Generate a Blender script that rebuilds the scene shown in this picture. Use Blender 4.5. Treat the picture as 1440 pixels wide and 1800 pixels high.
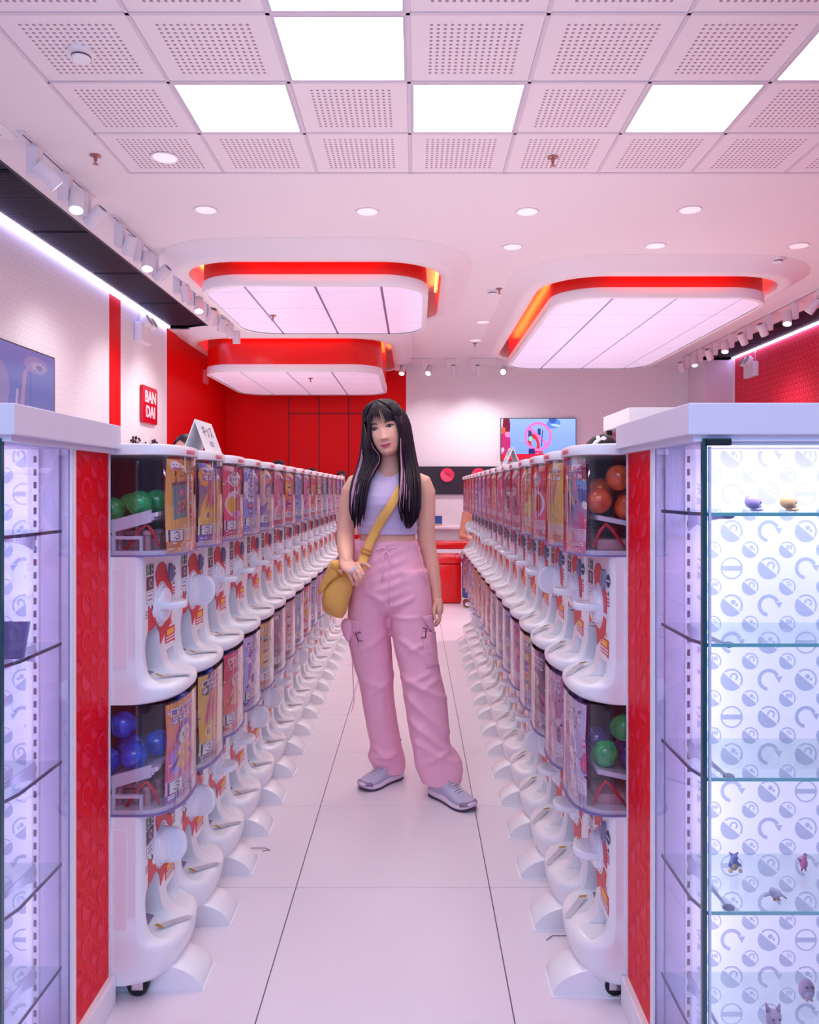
import bpy, bmesh, math, random
import numpy as np
from mathutils import Vector, Matrix
from mathutils.geometry import tessellate_polygon
PI = math.pi
random.seed(7)
for _o in list(bpy.data.objects): bpy.data.objects.remove(_o)
SC = bpy.context.scene
COL = SC.collection

# ---------------- camera, world, exposure ----------------
CH, F = 1.23, 1380.0
cam = bpy.data.cameras.new('camera'); camo = bpy.data.objects.new('camera', cam); COL.objects.link(camo)
camo.location = (0, 0, CH); camo.rotation_euler = (PI/2, 0, 0)
cam.sensor_fit = 'VERTICAL'; cam.sensor_height = 36.0; cam.lens = F/1800*36.0
cam.shift_x = -10/1800; cam.shift_y = -38/1800
cam.clip_start = 0.05; cam.clip_end = 60
SC.camera = camo
w = bpy.data.worlds.new('world'); SC.world = w; w.use_nodes = True
bg = w.node_tree.nodes['Background']
bg.inputs[0].default_value = (0.36, 0.52, 1.0, 1); bg.inputs[1].default_value = 0.36
SC.view_settings.view_transform = 'Standard'; SC.view_settings.look = 'None'
SC.view_settings.gamma = 1.0; SC.view_settings.use_curve_mapping = False
SC.view_settings.exposure = 0.57
try:
    SC.cycles.transparent_max_bounces = 9; SC.cycles.max_bounces = 8
    SC.cycles.diffuse_bounces = 4; SC.cycles.glossy_bounces = 3; SC.cycles.caustics_reflective = False
    SC.cycles.sample_clamp_indirect = 3.0; SC.cycles.adaptive_threshold = 0.02
except Exception: pass
E_TILE = 3.9       # strength of the lit ceiling tiles
E_BOX = 0.25       # strength of the hanging light boxes
E_COVE = 6.0
SPOT_W = 36
DOWN_W = 43

def area(name, loc, rot, sx, sy, power, col):
    l = bpy.data.lights.new(name, 'AREA'); l.shape = 'RECTANGLE'; l.size = sx; l.size_y = sy; l.energy = power; l.color = col
    o = bpy.data.objects.new(name, l); o.location = loc; o.rotation_euler = rot; COL.objects.link(o); return o
# light of the mall corridor behind the photographer (shop front), then added fill lamps
area('corridor_and_fill_light', (0.1, -2.2, 2.6), (math.radians(68), 0, 0), 5.0, 2.0, 36, (0.22, 0.50, 1.0))
area('corridor_and_fill_light', (0.0, -0.9, 3.1), (math.radians(58), 0, 0), 3.0, 0.6, 20, (1.0, 0.92, 0.88))  # added warm fill for the front of the woman, not a corridor lamp
for _x in (-0.85, 0.70): area('row_top_fill_light', (_x, 4.3, 1.37), (PI, 0, 0), 0.22, 4.3, 4.5, (1.0, 0.99, 0.97))  # added upward fill, hidden on the machine tops, brightens the ceiling
# ---------------- helpers ----------------
for _x, _y in ((-1.9, 9.2), (2.3, 9.0)): area('side_aisle_fill_light', (_x, _y, 1.42), (PI, 0, 0), 0.5, 4.5, 13, (1.0, 0.99, 0.97))  # added upward fill, hidden behind the rows, brightens the rear of the shop
def lin(c):
    r = []
    for v in c[:3]:
        v = v/255.0
        r.append(v/12.92 if v <= 0.04045 else ((v+0.055)/1.055)**2.4)
    return (r[0], r[1], r[2], 1)
MATS = {}
def mat(name, rgb, rough=0.5, metal=0.0, emit=0.0, spec=0.5, trans=0.0, noise=0.0, nscale=8.0, bump=0.0, sss=0.0, coat=0.0, ecol=None):
    if name in MATS: return MATS[name]
    m = bpy.data.materials.new(name); m.use_nodes = True; nt = m.node_tree
    b = nt.nodes['Principled BSDF']; c = lin(rgb)
    b.inputs['Base Color'].default_value = c; b.inputs['Roughness'].default_value = rough; b.inputs['Metallic'].default_value = metal
    b.inputs['Specular IOR Level'].default_value = spec
    if trans: b.inputs['Transmission Weight'].default_value = trans
    if coat: b.inputs['Coat Weight'].default_value = coat; b.inputs['Coat Roughness'].default_value = 0.08
    if sss:
        b.inputs['Subsurface Weight'].default_value = sss; b.inputs['Subsurface Scale'].default_value = 0.01
        b.inputs['Subsurface Radius'].default_value = (1, 0.4, 0.25)
    if emit:
        b.inputs['Emission Color'].default_value = lin(ecol or rgb); b.inputs['Emission Strength'].default_value = emit
    if noise or bump:
        tc = nt.nodes.new('ShaderNodeTexCoord'); n = nt.nodes.new('ShaderNodeTexNoise'); n.inputs['Scale'].default_value = nscale
        n.inputs['Detail'].default_value = 4; nt.links.new(tc.outputs['Object'], n.inputs['Vector'])
        if noise:
            mx = nt.nodes.new('ShaderNodeMix'); mx.data_type = 'RGBA'
            mx.inputs['A'].default_value = tuple(min(1, v*(1+noise)) for v in c[:3])+(1,)
            mx.inputs['B'].default_value = tuple(v*(1-noise) for v in c[:3])+(1,)
            nt.links.new(n.outputs['Fac'], mx.inputs['Factor']); nt.links.new(mx.outputs['Result'], b.inputs['Base Color'])
        if bump:
            bp = nt.nodes.new('ShaderNodeBump'); bp.inputs['Strength'].default_value = bump; bp.inputs['Distance'].default_value = 0.004
            nt.links.new(n.outputs['Fac'], bp.inputs['Height']); nt.links.new(bp.outputs['Normal'], b.inputs['Normal'])
    MATS[name] = m; return m
def clear_mat(name, tint=(255, 255, 255), refl=0.08, edge=0.5, haze=0.0, hazecol=(255, 255, 255), rough=0.02):
    """thin clear sheet: transparency plus a mirror layer that grows at grazing angles, with a little haze"""
    if name in MATS: return MATS[name]
    m = bpy.data.materials.new(name); m.use_nodes = True; nt = m.node_tree; nt.nodes.clear()
    out = nt.nodes.new('ShaderNodeOutputMaterial'); t = nt.nodes.new('ShaderNodeBsdfTransparent'); t.inputs[0].default_value = lin(tint)
    g = nt.nodes.new('ShaderNodeBsdfGlossy'); g.inputs['Roughness'].default_value = rough
    lw = nt.nodes.new('ShaderNodeLayerWeight'); lw.inputs['Blend'].default_value = 0.35
    mr = nt.nodes.new('ShaderNodeMapRange'); mr.inputs['To Min'].default_value = refl; mr.inputs['To Max'].default_value = edge
    nt.links.new(lw.outputs['Facing'], mr.inputs['Value'])
    mx = nt.nodes.new('ShaderNodeMixShader'); nt.links.new(mr.outputs['Result'], mx.inputs[0])
    base = t
    if haze:
        d = nt.nodes.new('ShaderNodeBsdfDiffuse'); d.inputs[0].default_value = lin(hazecol)
        m2 = nt.nodes.new('ShaderNodeMixShader'); m2.inputs[0].default_value = haze
        nt.links.new(t.outputs[0], m2.inputs[1]); nt.links.new(d.outputs[0], m2.inputs[2]); base = m2
    nt.links.new(base.outputs[0], mx.inputs[1]); nt.links.new(g.outputs[0], mx.inputs[2])
    nt.links.new(mx.outputs[0], out.inputs[0]); MATS[name] = m; return m
def attr_mat(name, emit=0.0, rough=0.45):
    if name in MATS: return MATS[name]
    m = bpy.data.materials.new(name); m.use_nodes = True; nt = m.node_tree; b = nt.nodes['Principled BSDF']
    a = nt.nodes.new('ShaderNodeAttribute'); a.attribute_name = 'print'
    nt.links.new(a.outputs['Color'], b.inputs['Base Color']); b.inputs['Roughness'].default_value = rough
    if emit:
        nt.links.new(a.outputs['Color'], b.inputs['Emission Color']); b.inputs['Emission Strength'].default_value = emit
        b.inputs['Base Color'].default_value = (0, 0, 0, 1); nt.links.remove(b.inputs['Base Color'].links[0]); b.inputs['Roughness'].default_value = 0.12
    MATS[name] = m; return m
def N(nt, op, a, b=None, c=None):
    n = nt.nodes.new('ShaderNodeMath'); n.operation = op
    for i, v in enumerate((a, b, c)):
        if v is None: continue
        if isinstance(v, (int, float)): n.inputs[i].default_value = v
        else: nt.links.new(v, n.inputs[i])
    return n.outputs[0]
def ring_mat(name, base, ring, ax, cell, rough=0.6, rin=0.2, rout=0.33):
    """wallpaper: staggered small open rings, alternately closed, with a bar across"""
    m = bpy.data.materials.new(name); m.use_nodes = True; nt = m.node_tree; b = nt.nodes['Principled BSDF']
    tc = nt.nodes.new('ShaderNodeTexCoord'); sp = nt.nodes.new('ShaderNodeSeparateXYZ'); nt.links.new(tc.outputs['Object'], sp.inputs[0])
    x = N(nt, 'DIVIDE', sp.outputs[ax], cell); z = N(nt, 'DIVIDE', sp.outputs[2], cell*0.75)
    row = N(nt, 'FLOOR', z); x2 = N(nt, 'ADD', x, N(nt, 'MULTIPLY', row, 0.5))
    fx = N(nt, 'SUBTRACT', N(nt, 'FRACT', x2), 0.5); fz = N(nt, 'MULTIPLY', N(nt, 'SUBTRACT', N(nt, 'FRACT', z), 0.5), 0.75)
    d = N(nt, 'SQRT', N(nt, 'ADD', N(nt, 'MULTIPLY', fx, fx), N(nt, 'MULTIPLY', fz, fz)))
    rg = N(nt, 'MULTIPLY', N(nt, 'GREATER_THAN', d, rin), N(nt, 'LESS_THAN', d, rout))
    gap = N(nt, 'MULTIPLY', N(nt, 'LESS_THAN', fz, 0), N(nt, 'LESS_THAN', N(nt, 'ABSOLUTE', fx), 0.12))
    rg = N(nt, 'MULTIPLY', rg, N(nt, 'SUBTRACT', 1.0, gap))
    mx = nt.nodes.new('ShaderNodeMix'); mx.data_type = 'RGBA'; mx.inputs['A'].default_value = lin(base); mx.inputs['B'].default_value = lin(ring)
    nt.links.new(rg, mx.inputs['Factor']); nt.links.new(mx.outputs['Result'], b.inputs['Base Color']); b.inputs['Roughness'].default_value = rough
    MATS[name] = m; return m

def link(o, parent=None):
    COL.objects.link(o)
    if parent is not None: o.parent = parent
    return o
def tag(o, label=None, cat=None, group=None, kind=None):
    if label: o['label'] = label
    if cat: o['category'] = cat
    if group: o['group'] = group
    if kind: o['kind'] = kind
    return o
def empty(name, loc=(0, 0, 0), rz=0, label=None, cat=None, group=None):
    o = bpy.data.objects.new(name, None); o.location = loc; o.rotation_euler = (0, 0, rz); COL.objects.link(o)
    return tag(o, label, cat, group)
class MB:
    def __init__(s): s.v = []; s.f = []; s.m = []; s.mi = 0
    def add(s, vs, fs):
        b = len(s.v); s.v += [tuple(p) for p in vs]
        for f in fs: s.f.append(tuple(i+b for i in f)); s.m.append(s.mi)
        return s
    def box(s, x0, x1, y0, y1, z0, z1):
        x0, x1 = sorted((x0, x1)); y0, y1 = sorted((y0, y1)); z0, z1 = sorted((z0, z1))
        return s.add([(x0,y0,z0),(x1,y0,z0),(x1,y1,z0),(x0,y1,z0),(x0,y0,z1),(x1,y0,z1),(x1,y1,z1),(x0,y1,z1)],
                     [(0,3,2,1),(4,5,6,7),(0,1,5,4),(1,2,6,5),(2,3,7,6),(3,0,4,7)])
    def bbox(s, x0, x1, y0, y1, z0, z1, r=0.004):
        """box with chamfered vertical and horizontal edges"""
        bm = bmesh.new(); bmesh.ops.create_cube(bm, size=1)
        for v in bm.verts: v.co = Vector(((x0+x1)/2+v.co.x*abs(x1-x0), (y0+y1)/2+v.co.y*abs(y1-y0), (z0+z1)/2+v.co.z*abs(z1-z0)))
        bmesh.ops.bevel(bm, geom=bm.edges[:], offset=r, segments=2, affect='EDGES', profile=0.6)
        return s.bm(bm)
    def bm(s, bm, M=None):
        bm.verts.index_update()
        vs = [(M @ v.co if M else v.co.copy()) for v in bm.verts]; fs = [[v.index for v in f.verts] for f in bm.faces]; bm.free()
        return s.add(vs, fs)
    def loft(s, rings, cap=True, closed=True):
        n = len(rings[0]); b = len(s.v)
        for r in rings: s.v += [tuple(p) for p in r]
        m = n if closed else n-1
        for i in range(len(rings)-1):
            for j in range(m):
                k = (j+1) % n
                s.f.append((b+i*n+j, b+i*n+k, b+(i+1)*n+k, b+(i+1)*n+j)); s.m.append(s.mi)
        if cap and closed:
            s.f.append(tuple(b+j for j in reversed(range(n)))); s.m.append(s.mi)
            e = b+(len(rings)-1)*n; s.f.append(tuple(e+j for j in range(n))); s.m.append(s.mi)
        return s
    def lathe(s, prof, n=24, M=None, cap=True):
        """prof: (radius, height) about local z"""
        rings = []
        for r, h in prof:
            ring = [Vector((r*math.cos(2*PI*j/n), r*math.sin(2*PI*j/n), h)) for j in range(n)]
            rings.append([M @ p if M else p for p in ring])
        return s.loft(rings, cap)
    def tube(s, pts, rad, n=8, cap=True, flat=1.0, up=None):
        pts = [Vector(p) for p in pts]; L = len(pts)
        if not hasattr(rad, '__len__'): rad = [rad]*L
        rings = []; U = Vector(up) if up else None
        for i, p in enumerate(pts):
            t = (pts[min(i+1, L-1)]-pts[max(i-1, 0)]).normalized()
            if U is None:
                U = Vector((0, 0, 1)) if abs(t.z) < 0.9 else Vector((1, 0, 0))
            a = (U - t*U.dot(t)).normalized(); c = t.cross(a)
            if not up: U = a
            rings.append([p + a*rad[i]*math.cos(2*PI*j/n)*flat + c*rad[i]*math.sin(2*PI*j/n) for j in range(n)])
        return s.loft(rings, cap)
    def sphere(s, c, r, n=16, sc=(1, 1, 1), M=None):
        bm = bmesh.new(); bmesh.ops.create_uvsphere(bm, u_segments=n, v_segments=max(6, n*2//3), radius=r)
        T = Matrix.Translation(Vector(c)) @ (M or Matrix.Identity(4)) @ Matrix.Diagonal((sc[0], sc[1], sc[2], 1))
        return s.bm(bm, T)
    def prism(s, poly, fn0, fn1):
        """extrude a 2-D polygon; fn0/fn1 map (u,v) to the two faces"""
        n = len(poly); b = len(s.v)
        s.v += [tuple(fn0(u, v)) for u, v in poly]+[tuple(fn1(u, v)) for u, v in poly]
        tr = tessellate_polygon([[Vector((u, v, 0)) for u, v in poly]])
        for t in tr:
            s.f.append((b+t[0], b+t[1], b+t[2])); s.m.append(s.mi); s.f.append((b+n+t[2], b+n+t[1], b+n+t[0])); s.m.append(s.mi)
        for j in range(n):
            k = (j+1) % n; s.f.append((b+j, b+k, b+n+k, b+n+j)); s.m.append(s.mi)
        return s
    def mesh(s, name, mats, smooth=False, angle=None, recalc=True):
        me = bpy.data.meshes.new(name); me.from_pydata(s.v, [], s.f)
        if not isinstance(mats, (list, tuple)): mats = [mats]
        for m in mats: me.materials.append(m)
        if len(mats) > 1: me.polygons.foreach_set('material_index', s.m)
        if recalc:
            bm = bmesh.new(); bm.from_mesh(me); bmesh.ops.recalc_face_normals(bm, faces=bm.faces[:]); bm.to_mesh(me); bm.free()
        if smooth or angle:
            me.polygons.foreach_set('use_smooth', [True]*len(me.polygons))
            if angle: me.set_sharp_from_angle(angle=math.radians(angle))
        me.update(); return me
    def build(s, name, mats, parent=None, **k):
        return link(bpy.data.objects.new(name, s.mesh(name, mats, **k)), parent)
def inst(name, me, parent=None, loc=(0, 0, 0), rot=(0, 0, 0)):
    o = bpy.data.objects.new(name, me); o.location = loc; o.rotation_euler = rot; return link(o, parent)
def struct(o): o['kind'] = 'structure'; return o
def copy_tree(o, parent=None):
    c = o.copy(); COL.objects.link(c); c.parent = parent
    for ch in list(o.children): copy_tree(ch, c)
    return c
def rrect(x0, x1, y0, y1, r, n=8):
    pts = []
    for cx, cy, a0 in ((x1-r, y1-r, 0), (x0+r, y1-r, 90), (x0+r, y0+r, 180), (x1-r, y0+r, 270)):
        for i in range(n+1):
            a = math.radians(a0+90*i/n); pts.append((cx+r*math.cos(a), cy+r*math.sin(a)))
    return pts
def clip(poly, x0, x1, y0, y1):
    for ax, lim, sg in ((0, x0, 1), (0, x1, -1), (1, y0, 1), (1, y1, -1)):
        out = []
        for i in range(len(poly)):
            p, q = poly[i-1], poly[i]; a, b = sg*(p[ax]-lim), sg*(q[ax]-lim)
            if (a >= 0) != (b >= 0):
                t = a/(a-b); out.append((p[0]+t*(q[0]-p[0]), p[1]+t*(q[1]-p[1])))
            if b >= 0: out.append(q)
        poly = out
        if not poly: break
    return poly
FONTC = {}
def text_mesh(body, size=1.0, ext=0.0, bold=0.0, align='CENTER'):
    k = (body, size, ext, bold, align)
    if k in FONTC: return FONTC[k]
    cu = bpy.data.curves.new('text', 'FONT'); cu.body = body; cu.size = size; cu.extrude = ext; cu.offset = bold
    cu.align_x = align; cu.align_y = 'CENTER'; cu.resolution_u = 3
    o = bpy.data.objects.new('text', cu); COL.objects.link(o); dg = bpy.context.evaluated_depsgraph_get(); dg.update()
    me = bpy.data.meshes.new_from_object(o.evaluated_get(dg)); me.name = 'lettering'
    bpy.data.objects.remove(o); bpy.data.curves.remove(cu); FONTC[k] = me; return me
class Canvas:
    def __init__(s, W, H, c0, c1=None):
        s.W, s.H = W, H; s.a = np.zeros((H, W, 3)); c1 = c1 or c0
        t = np.linspace(0, 1, H)[:, None, None]; s.a[:] = np.array(c0)*(1-t)+np.array(c1)*t
        s.X, s.Y = np.meshgrid((np.arange(W)+.5)/W, (np.arange(H)+.5)/H); s.asp = H/W
    def put(s, m, c): s.a[m] = c
    def rect(s, x0, x1, y0, y1, c): s.put((s.X >= x0) & (s.X < x1) & (s.Y >= y0) & (s.Y < y1), c)
    def ell(s, cx, cy, rx, ry, c, rot=0, rin=0):
        dx, dy = s.X-cx, s.Y-cy; ca, sa = math.cos(rot), math.sin(rot)
        u = (dx*ca+dy*sa)/rx; v = (-dx*sa+dy*ca)/ry; d = u*u+v*v
        s.put((d < 1) & (d >= rin*rin), c)
    def line(s, x0, y0, x1, y1, wd, c, asp=1.0):
        dx, dy = x1-x0, (y1-y0)*asp; L2 = dx*dx+dy*dy+1e-9
        t = np.clip(((s.X-x0)*dx+(s.Y-y0)*asp*dy)/L2, 0, 1)
        d = np.hypot(s.X-x0-t*dx, (s.Y-y0)*asp-t*dy); s.put(d < wd, c)
    def bits(s, rows, x0, x1, y0, y1, c):
        n = len(rows); m = len(rows[0])
        for i, r in enumerate(rows):
            for j, ch in enumerate(r):
                if ch == '1': s.rect(x0+(x1-x0)*j/m, x0+(x1-x0)*(j+1)/m, y1-(y1-y0)*(i+1)/n, y1-(y1-y0)*i/n, c)
    def mesh(s, name, fn, mt, off=None):
        W, H = s.W, s.H
        vs = [fn(i/W, j/H) for j in range(H+1) for i in range(W+1)]
        fs = [(j*(W+1)+i, j*(W+1)+i+1, (j+1)*(W+1)+i+1, (j+1)*(W+1)+i) for j in range(H) for i in range(W)]
        me = bpy.data.meshes.new(name); me.from_pydata(vs, [], fs); me.materials.append(mt)
        at = me.color_attributes.new('print', 'FLOAT_COLOR', 'CORNER')
        c = s.a.reshape(-1, 3)/255.0; c = np.where(c <= 0.04045, c/12.92, ((c+0.055)/1.055)**2.4)
        c = np.concatenate([c, np.ones((len(c), 1))], 1); at.data.foreach_set('color', np.repeat(c, 4, axis=0).astype(np.float32).ravel())
        me.update(); return me
def ordn(i):
    return ['first','second','third','fourth','fifth','sixth','seventh','eighth','ninth','tenth','eleventh','twelfth','thirteenth','fourteenth','fifteenth','sixteenth'][i]

# ---------------- base materials ----------------
WHITE = mat('white_paint', (246, 240, 246), 0.55)
CEIL = mat('ceiling_paint', (242, 232, 238), 0.8)
PLAST = mat('white_plastic', (246, 242, 248), 0.28, coat=0.3)
RED = mat('red_paint', (232, 6, 14), 0.45, spec=0.2)
REDGLOSS = mat('red_gloss', (235, 20, 14), 0.22)
DARK = mat('black_grille', (40, 32, 50), 0.5)
METAL = mat('brushed_metal', (190, 188, 196), 0.35, metal=0.8)
BLACKP = mat('black_plastic', (18, 18, 24), 0.35)
CHROME = mat('chrome', (220, 215, 220), 0.15, metal=1.0)

# ---------------- setting ----------------
XL, XR, YB, ZC = -3.13, 4.97, 13.0, 3.274
SIZE_T = 0.6
fl = MB().box(XL-0.1, XR+0.1, -1.5, YB+0.1, -0.08, -0.004).build('floor', mat('grout', (120, 100, 120), 0.8)); struct(fl)
tm = mat('porcelain_tile', (240, 226, 236), 0.34, noise=0.03, nscale=1.5)
tme = MB().bbox(-0.2985, 0.2985, -0.311, 0.311, -0.006, 0, 0.0012).mesh('tile', tm)
y = 1.809-0.625*4
while y < YB:
    x = -0.3695-0.6*5
    while x < XR:
        x0, x1 = x, x+0.6
        if x0 > XL-0.55 and x1 < XR+0.55: inst('tile', tme, fl, (x+0.3, y+0.3125, 0))
        x += 0.6
    y += 0.625
# ceiling with openings
CUTS = [(-3.13, -2.57, -1.5, 9.88), (4.42, 4.97, -1.5, 12.24), (-1.84, 2.984, 1.105, 5.06)]
BOXES = [  # x0,x1,y0,y1, z bottom, radius, columns, rows
    (-1.93, 0.12, 6.75, 8.92, CH+1.765, 0.42, [-1.49, -0.875, -0.297], [7.03, 7.65, 8.29]),
    (-2.78, -0.44, 10.1, 12.66, CH+1.53, 0.42, [-2.28, -1.68, -1.09], [10.6, 11.25, 11.95]),
    (1.30, 3.36, 7.20, 11.5, CH+1.77, 0.45, [1.835, 2.43, 3.04], [7.95, 8.55, 9.15, 9.8, 10.4, 10.98])]
GAP = 0.115
for b in BOXES: CUTS.append((b[0]-GAP-0.04, b[1]+GAP+0.04, b[2]-GAP-0.04, b[3]+GAP+0.04))
xs = sorted({XL, XR}|{c[0] for c in CUTS}|{c[1] for c in CUTS}); ys = sorted({-1.5, YB}|{c[2] for c in CUTS}|{c[3] for c in CUTS})
cm = MB()
for i in range(len(xs)-1):
    for j in range(len(ys)-1):
        mx_, my_ = (xs[i]+xs[i+1])/2, (ys[j]+ys[j+1])/2
        if not any(c[0] < mx_ < c[1] and c[2] < my_ < c[3] for c in CUTS): cm.box(xs[i], xs[i+1], ys[j], ys[j+1], ZC, ZC+0.05)
ceiling = struct(cm.build('ceiling', CEIL))
MB().box(XL-.2, XR+.2, -1.5, YB+.1, ZC+0.9, ZC+0.95).build('slab', CEIL, ceiling)
# perforated and lit ceiling tiles
pm = bpy.data.materials.new('perforated_tile'); pm.use_nodes = True; nt = pm.node_tree; b_ = nt.nodes['Principled BSDF']; b_.inputs['Roughness'].default_value = 0.8
tc = nt.nodes.new('ShaderNodeTexCoord'); sp = nt.nodes.new('ShaderNodeSeparateXYZ'); nt.links.new(tc.outputs['Object'], sp.inputs[0])
cl = 0.0305; msk = None; dd = []
for ax in (0, 1):
    f_ = N(nt, 'SUBTRACT', N(nt, 'FRACT', N(nt, 'DIVIDE', N(nt, 'ADD', sp.outputs[ax], 10*cl), cl)), 0.5); dd.append(N(nt, 'MULTIPLY', f_, f_))
    e_ = N(nt, 'LESS_THAN', N(nt, 'ABSOLUTE', sp.outputs[ax]), cl*7.02); msk = e_ if msk is None else N(nt, 'MULTIPLY', msk, e_)
hole = N(nt, 'MULTIPLY', N(nt, 'LESS_THAN', N(nt, 'SQRT', N(nt, 'ADD', dd[0], dd[1])), 0.25), msk)
mxn = nt.nodes.new('ShaderNodeMix'); mxn.data_type = 'RGBA'; mxn.inputs['A'].default_value = lin((242, 230, 238)); mxn.inputs['B'].default_value = lin((168, 130, 152))
nt.links.new(hole, mxn.inputs['Factor']); nt.links.new(mxn.outputs['Result'], b_.inputs['Base Color'])
ptm = MB().bbox(-0.292, 0.292, -0.273, 0.273, 0, 0.012, 0.003).mesh('ceiling_tile', pm)
LITM = mat('lit_diffuser', (255, 244, 236), 0.5, emit=E_TILE, ecol=(255, 250, 244))
lpm = MB().bbox(-0.278, 0.278, -0.259, 0.259, 0, 0.012, 0.003).mesh('diffuser', LITM)
lfm = MB().box(-0.295, 0.295, -0.276, -0.259, -0.004, 0.014).box(-0.295, 0.295, 0.259, 0.276, -0.004, 0.014).box(-0.295, -0.278, -0.259, 0.259, -0.004, 0.014).box(0.278, 0.295, -0.259, 0.259, -0.004, 0.014).mesh('panel_frame', mat('frame_grey', (205, 195, 215), 0.5))
YR = [5.06-0.565*i for i in range(8)]
gm = MB()
for k in range(9): gm.box(-1.84+0.603*k-0.009, -1.84+0.603*k+0.009, YR[7], YR[0], ZC-0.003, ZC+0.01)
for yy in YR: gm.box(-1.84, 2.984, yy-0.009, yy+0.009, ZC-0.003, ZC+0.01)
gm.build('grid_rail', mat('rail_white', (222, 208, 220), 0.6), ceiling)
LIT = {(1, 1), (1, 3), (1, 5), (2, 2), (2, 6), (3, 2), (4, 1), (4, 3), (4, 5), (5, 2), (5, 6), (6, 1), (6, 4)}
RN = ['back', 'second', 'third', 'fourth']
LITLAB = {(1, 1): 'square lit ceiling panel at left of the row of three', (1, 3): 'square lit ceiling panel in the middle of the row of three',
          (1, 5): 'square lit ceiling panel at right of the row of three', (2, 2): 'large square lit ceiling panel nearer than the row of three, fully in view',
          (2, 6): 'lit ceiling panel cut off by the right edge of the photo', (3, 2): 'lit ceiling panel cut off by the top edge of the photo'}
for r in range(7):
    for k in range(8):
        c = (-1.84+0.603*(k+0.5), YR[r]-0.2825, ZC+0.001)
        if (r, k) in LIT:
            if (r, k) not in LITLAB:
                inst('unseen_lit_tile', lpm, ceiling, c); continue  # unseen lit tiles, added beyond the view to light the scene
            t = empty('ceiling_lamp', c, 0, LITLAB[(r, k)], 'ceiling light', 'square lit ceiling panels')
            inst('diffuser', lpm, t); inst('panel_frame', lfm, t)
        else: inst('ceiling_tile', ptm, ceiling, c)
# dark grille bands with cove light along both walls
def band(x0, x1, yend, name):
    m = MB().box(x0, x1, -1.5, yend, ZC+0.11, ZC+0.13); o = m.build(name, DARK, ceiling)
    yy = yend; g = MB(); p = MB()
    L = 1.2
    gp = MB().bbox(x0+0.01, x1-0.01, 0.02, L-0.02, ZC+0.03, ZC+0.05, 0.004)
    nb = 60
    for i in range(nb): gp.box(x0+0.02, x1-0.02, 0.03+(L-0.06)*i/nb, 0.03+(L-0.06)*(i+0.45)/nb, ZC+0.022, ZC+0.032)
    me = gp.mesh('grille_panel', DARK)
    while yy > 0:
        inst('grille_panel', me, ceiling, (0, yy-L, 0)); yy -= L
    MB().box(x0-0.005, x1+0.005, yend, yend+0.02, ZC-0.012, ZC+0.12).build('band_edge', DARK, ceiling)
band(-3.08, -2.57, 9.88, 'grille_back'); band(4.42, 4.90, 12.24, 'grille_back')
MB().box(-2.585, -2.565, 0, 9.88, ZC-0.004, ZC+0.12).build('band_edge', DARK, ceiling)
MB().box(4.41, 4.43, 0, 12.24, ZC-0.004, ZC+0.12).build('band_edge', DARK, ceiling)
COVE = mat('cove_led', (225, 225, 255), 0.5, emit=E_COVE, ecol=(190, 190, 255))
for sx, x, yend, nm in ((-1, -3.125, 9.88, 'left'), (1, 4.965, 12.22, 'right')):
    t = empty('cove_light', (x, 0, ZC), 0, 'long bluish white light strip along the top of the %s wall' % ('white left' if sx < 0 else 'red right'), 'light strip')
    MB().box(0, -sx*0.035, 0, yend, 0.0, 0.018).build('diffuser', COVE, t)
    MB().box(0, -sx*0.05, 0, yend, 0.018, 0.05).build('channel', WHITE, t)
# walls
WPL = ring_mat('wallpaper_pale', (244, 238, 242), (234, 222, 233), 1, 0.07)
WPB = ring_mat('wallpaper_pale_back', (244, 238, 242), (236, 225, 236), 0, 0.075)
WPR = ring_mat('wallpaper_red', (226, 10, 50), (246, 72, 96), 1, 0.1)
wl = struct(MB().box(XL-0.1, XL, -1.5, 9.88, -0.004, ZC+0.13).build('wall_left', WPL))
MB().box(XL, XL+0.004, 8.03, 8.33, 0, ZC-0.03).build('red_stripe', RED, wl)
MB().box(XL, XL+0.004, 9.83, 9.88, 0, ZC-0.03).build('edge_trim', WHITE, wl)
wl2 = struct(MB().box(XL-0.1, XL, 9.88, YB, -0.004, ZC+0.1).build('wall_left_rear', mat('red_wall', (232, 4, 12), 0.5, spec=0.2)))
wb = MB().box(XL-0.1, -0.14, YB, YB+0.1, -0.004, ZC+0.1).build('wall_back_red', MATS['red_wall']); struct(wb)
seam = mat('seam_dark', (110, 4, 14), 0.6)
def px(x, y, Y): return ((x-730)*Y/F, CH-(y-862)*Y/F)
for a in ((507, 700, 509, 900), (560, 697, 562, 900), (612, 697, 614, 900), (507, 726, 668, 728)):
    (x0, z1), (x1, z0) = px(a[0], a[1], YB), px(a[2], a[3], YB)
    MB().box(x0, x1, YB-0.003, YB, z0, z1).build('joint', seam, wb)
x0, z1 = px(408, 763, YB); x1, z0 = px(500, 900, YB)
MB().box(x0, x1, YB-0.012, YB, z0, z1).build('wall_panel', MATS['red_wall'], wb)
wbr = struct(MB().box(-0.14, 4.52, YB, YB+0.1, -0.004, ZC+0.1).build('wall_back', WPB))
MB().box(-0.15, -0.125, YB-0.004, YB, 0, ZC).build('edge_trim', WHITE, wbr)
struct(MB().box(4.52, 4.6, 12.24, YB, -0.004, ZC+0.1).build('wall_return', mat('wall_lilac', (232, 216, 232), 0.6)))
struct(MB().box(4.6, XR, 12.24, 12.34, -0.004, ZC+0.1).build('wall_return_face', MATS['wall_lilac']))
wr = struct(MB().box(XR, XR+0.1, -1.5, 12.24, -0.004, ZC+0.13).build('wall_right', WPR))
MB().box(XR-0.02, XR, 12.2, 12.24, 0, ZC).build('edge_trim', WHITE, wr)
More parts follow.
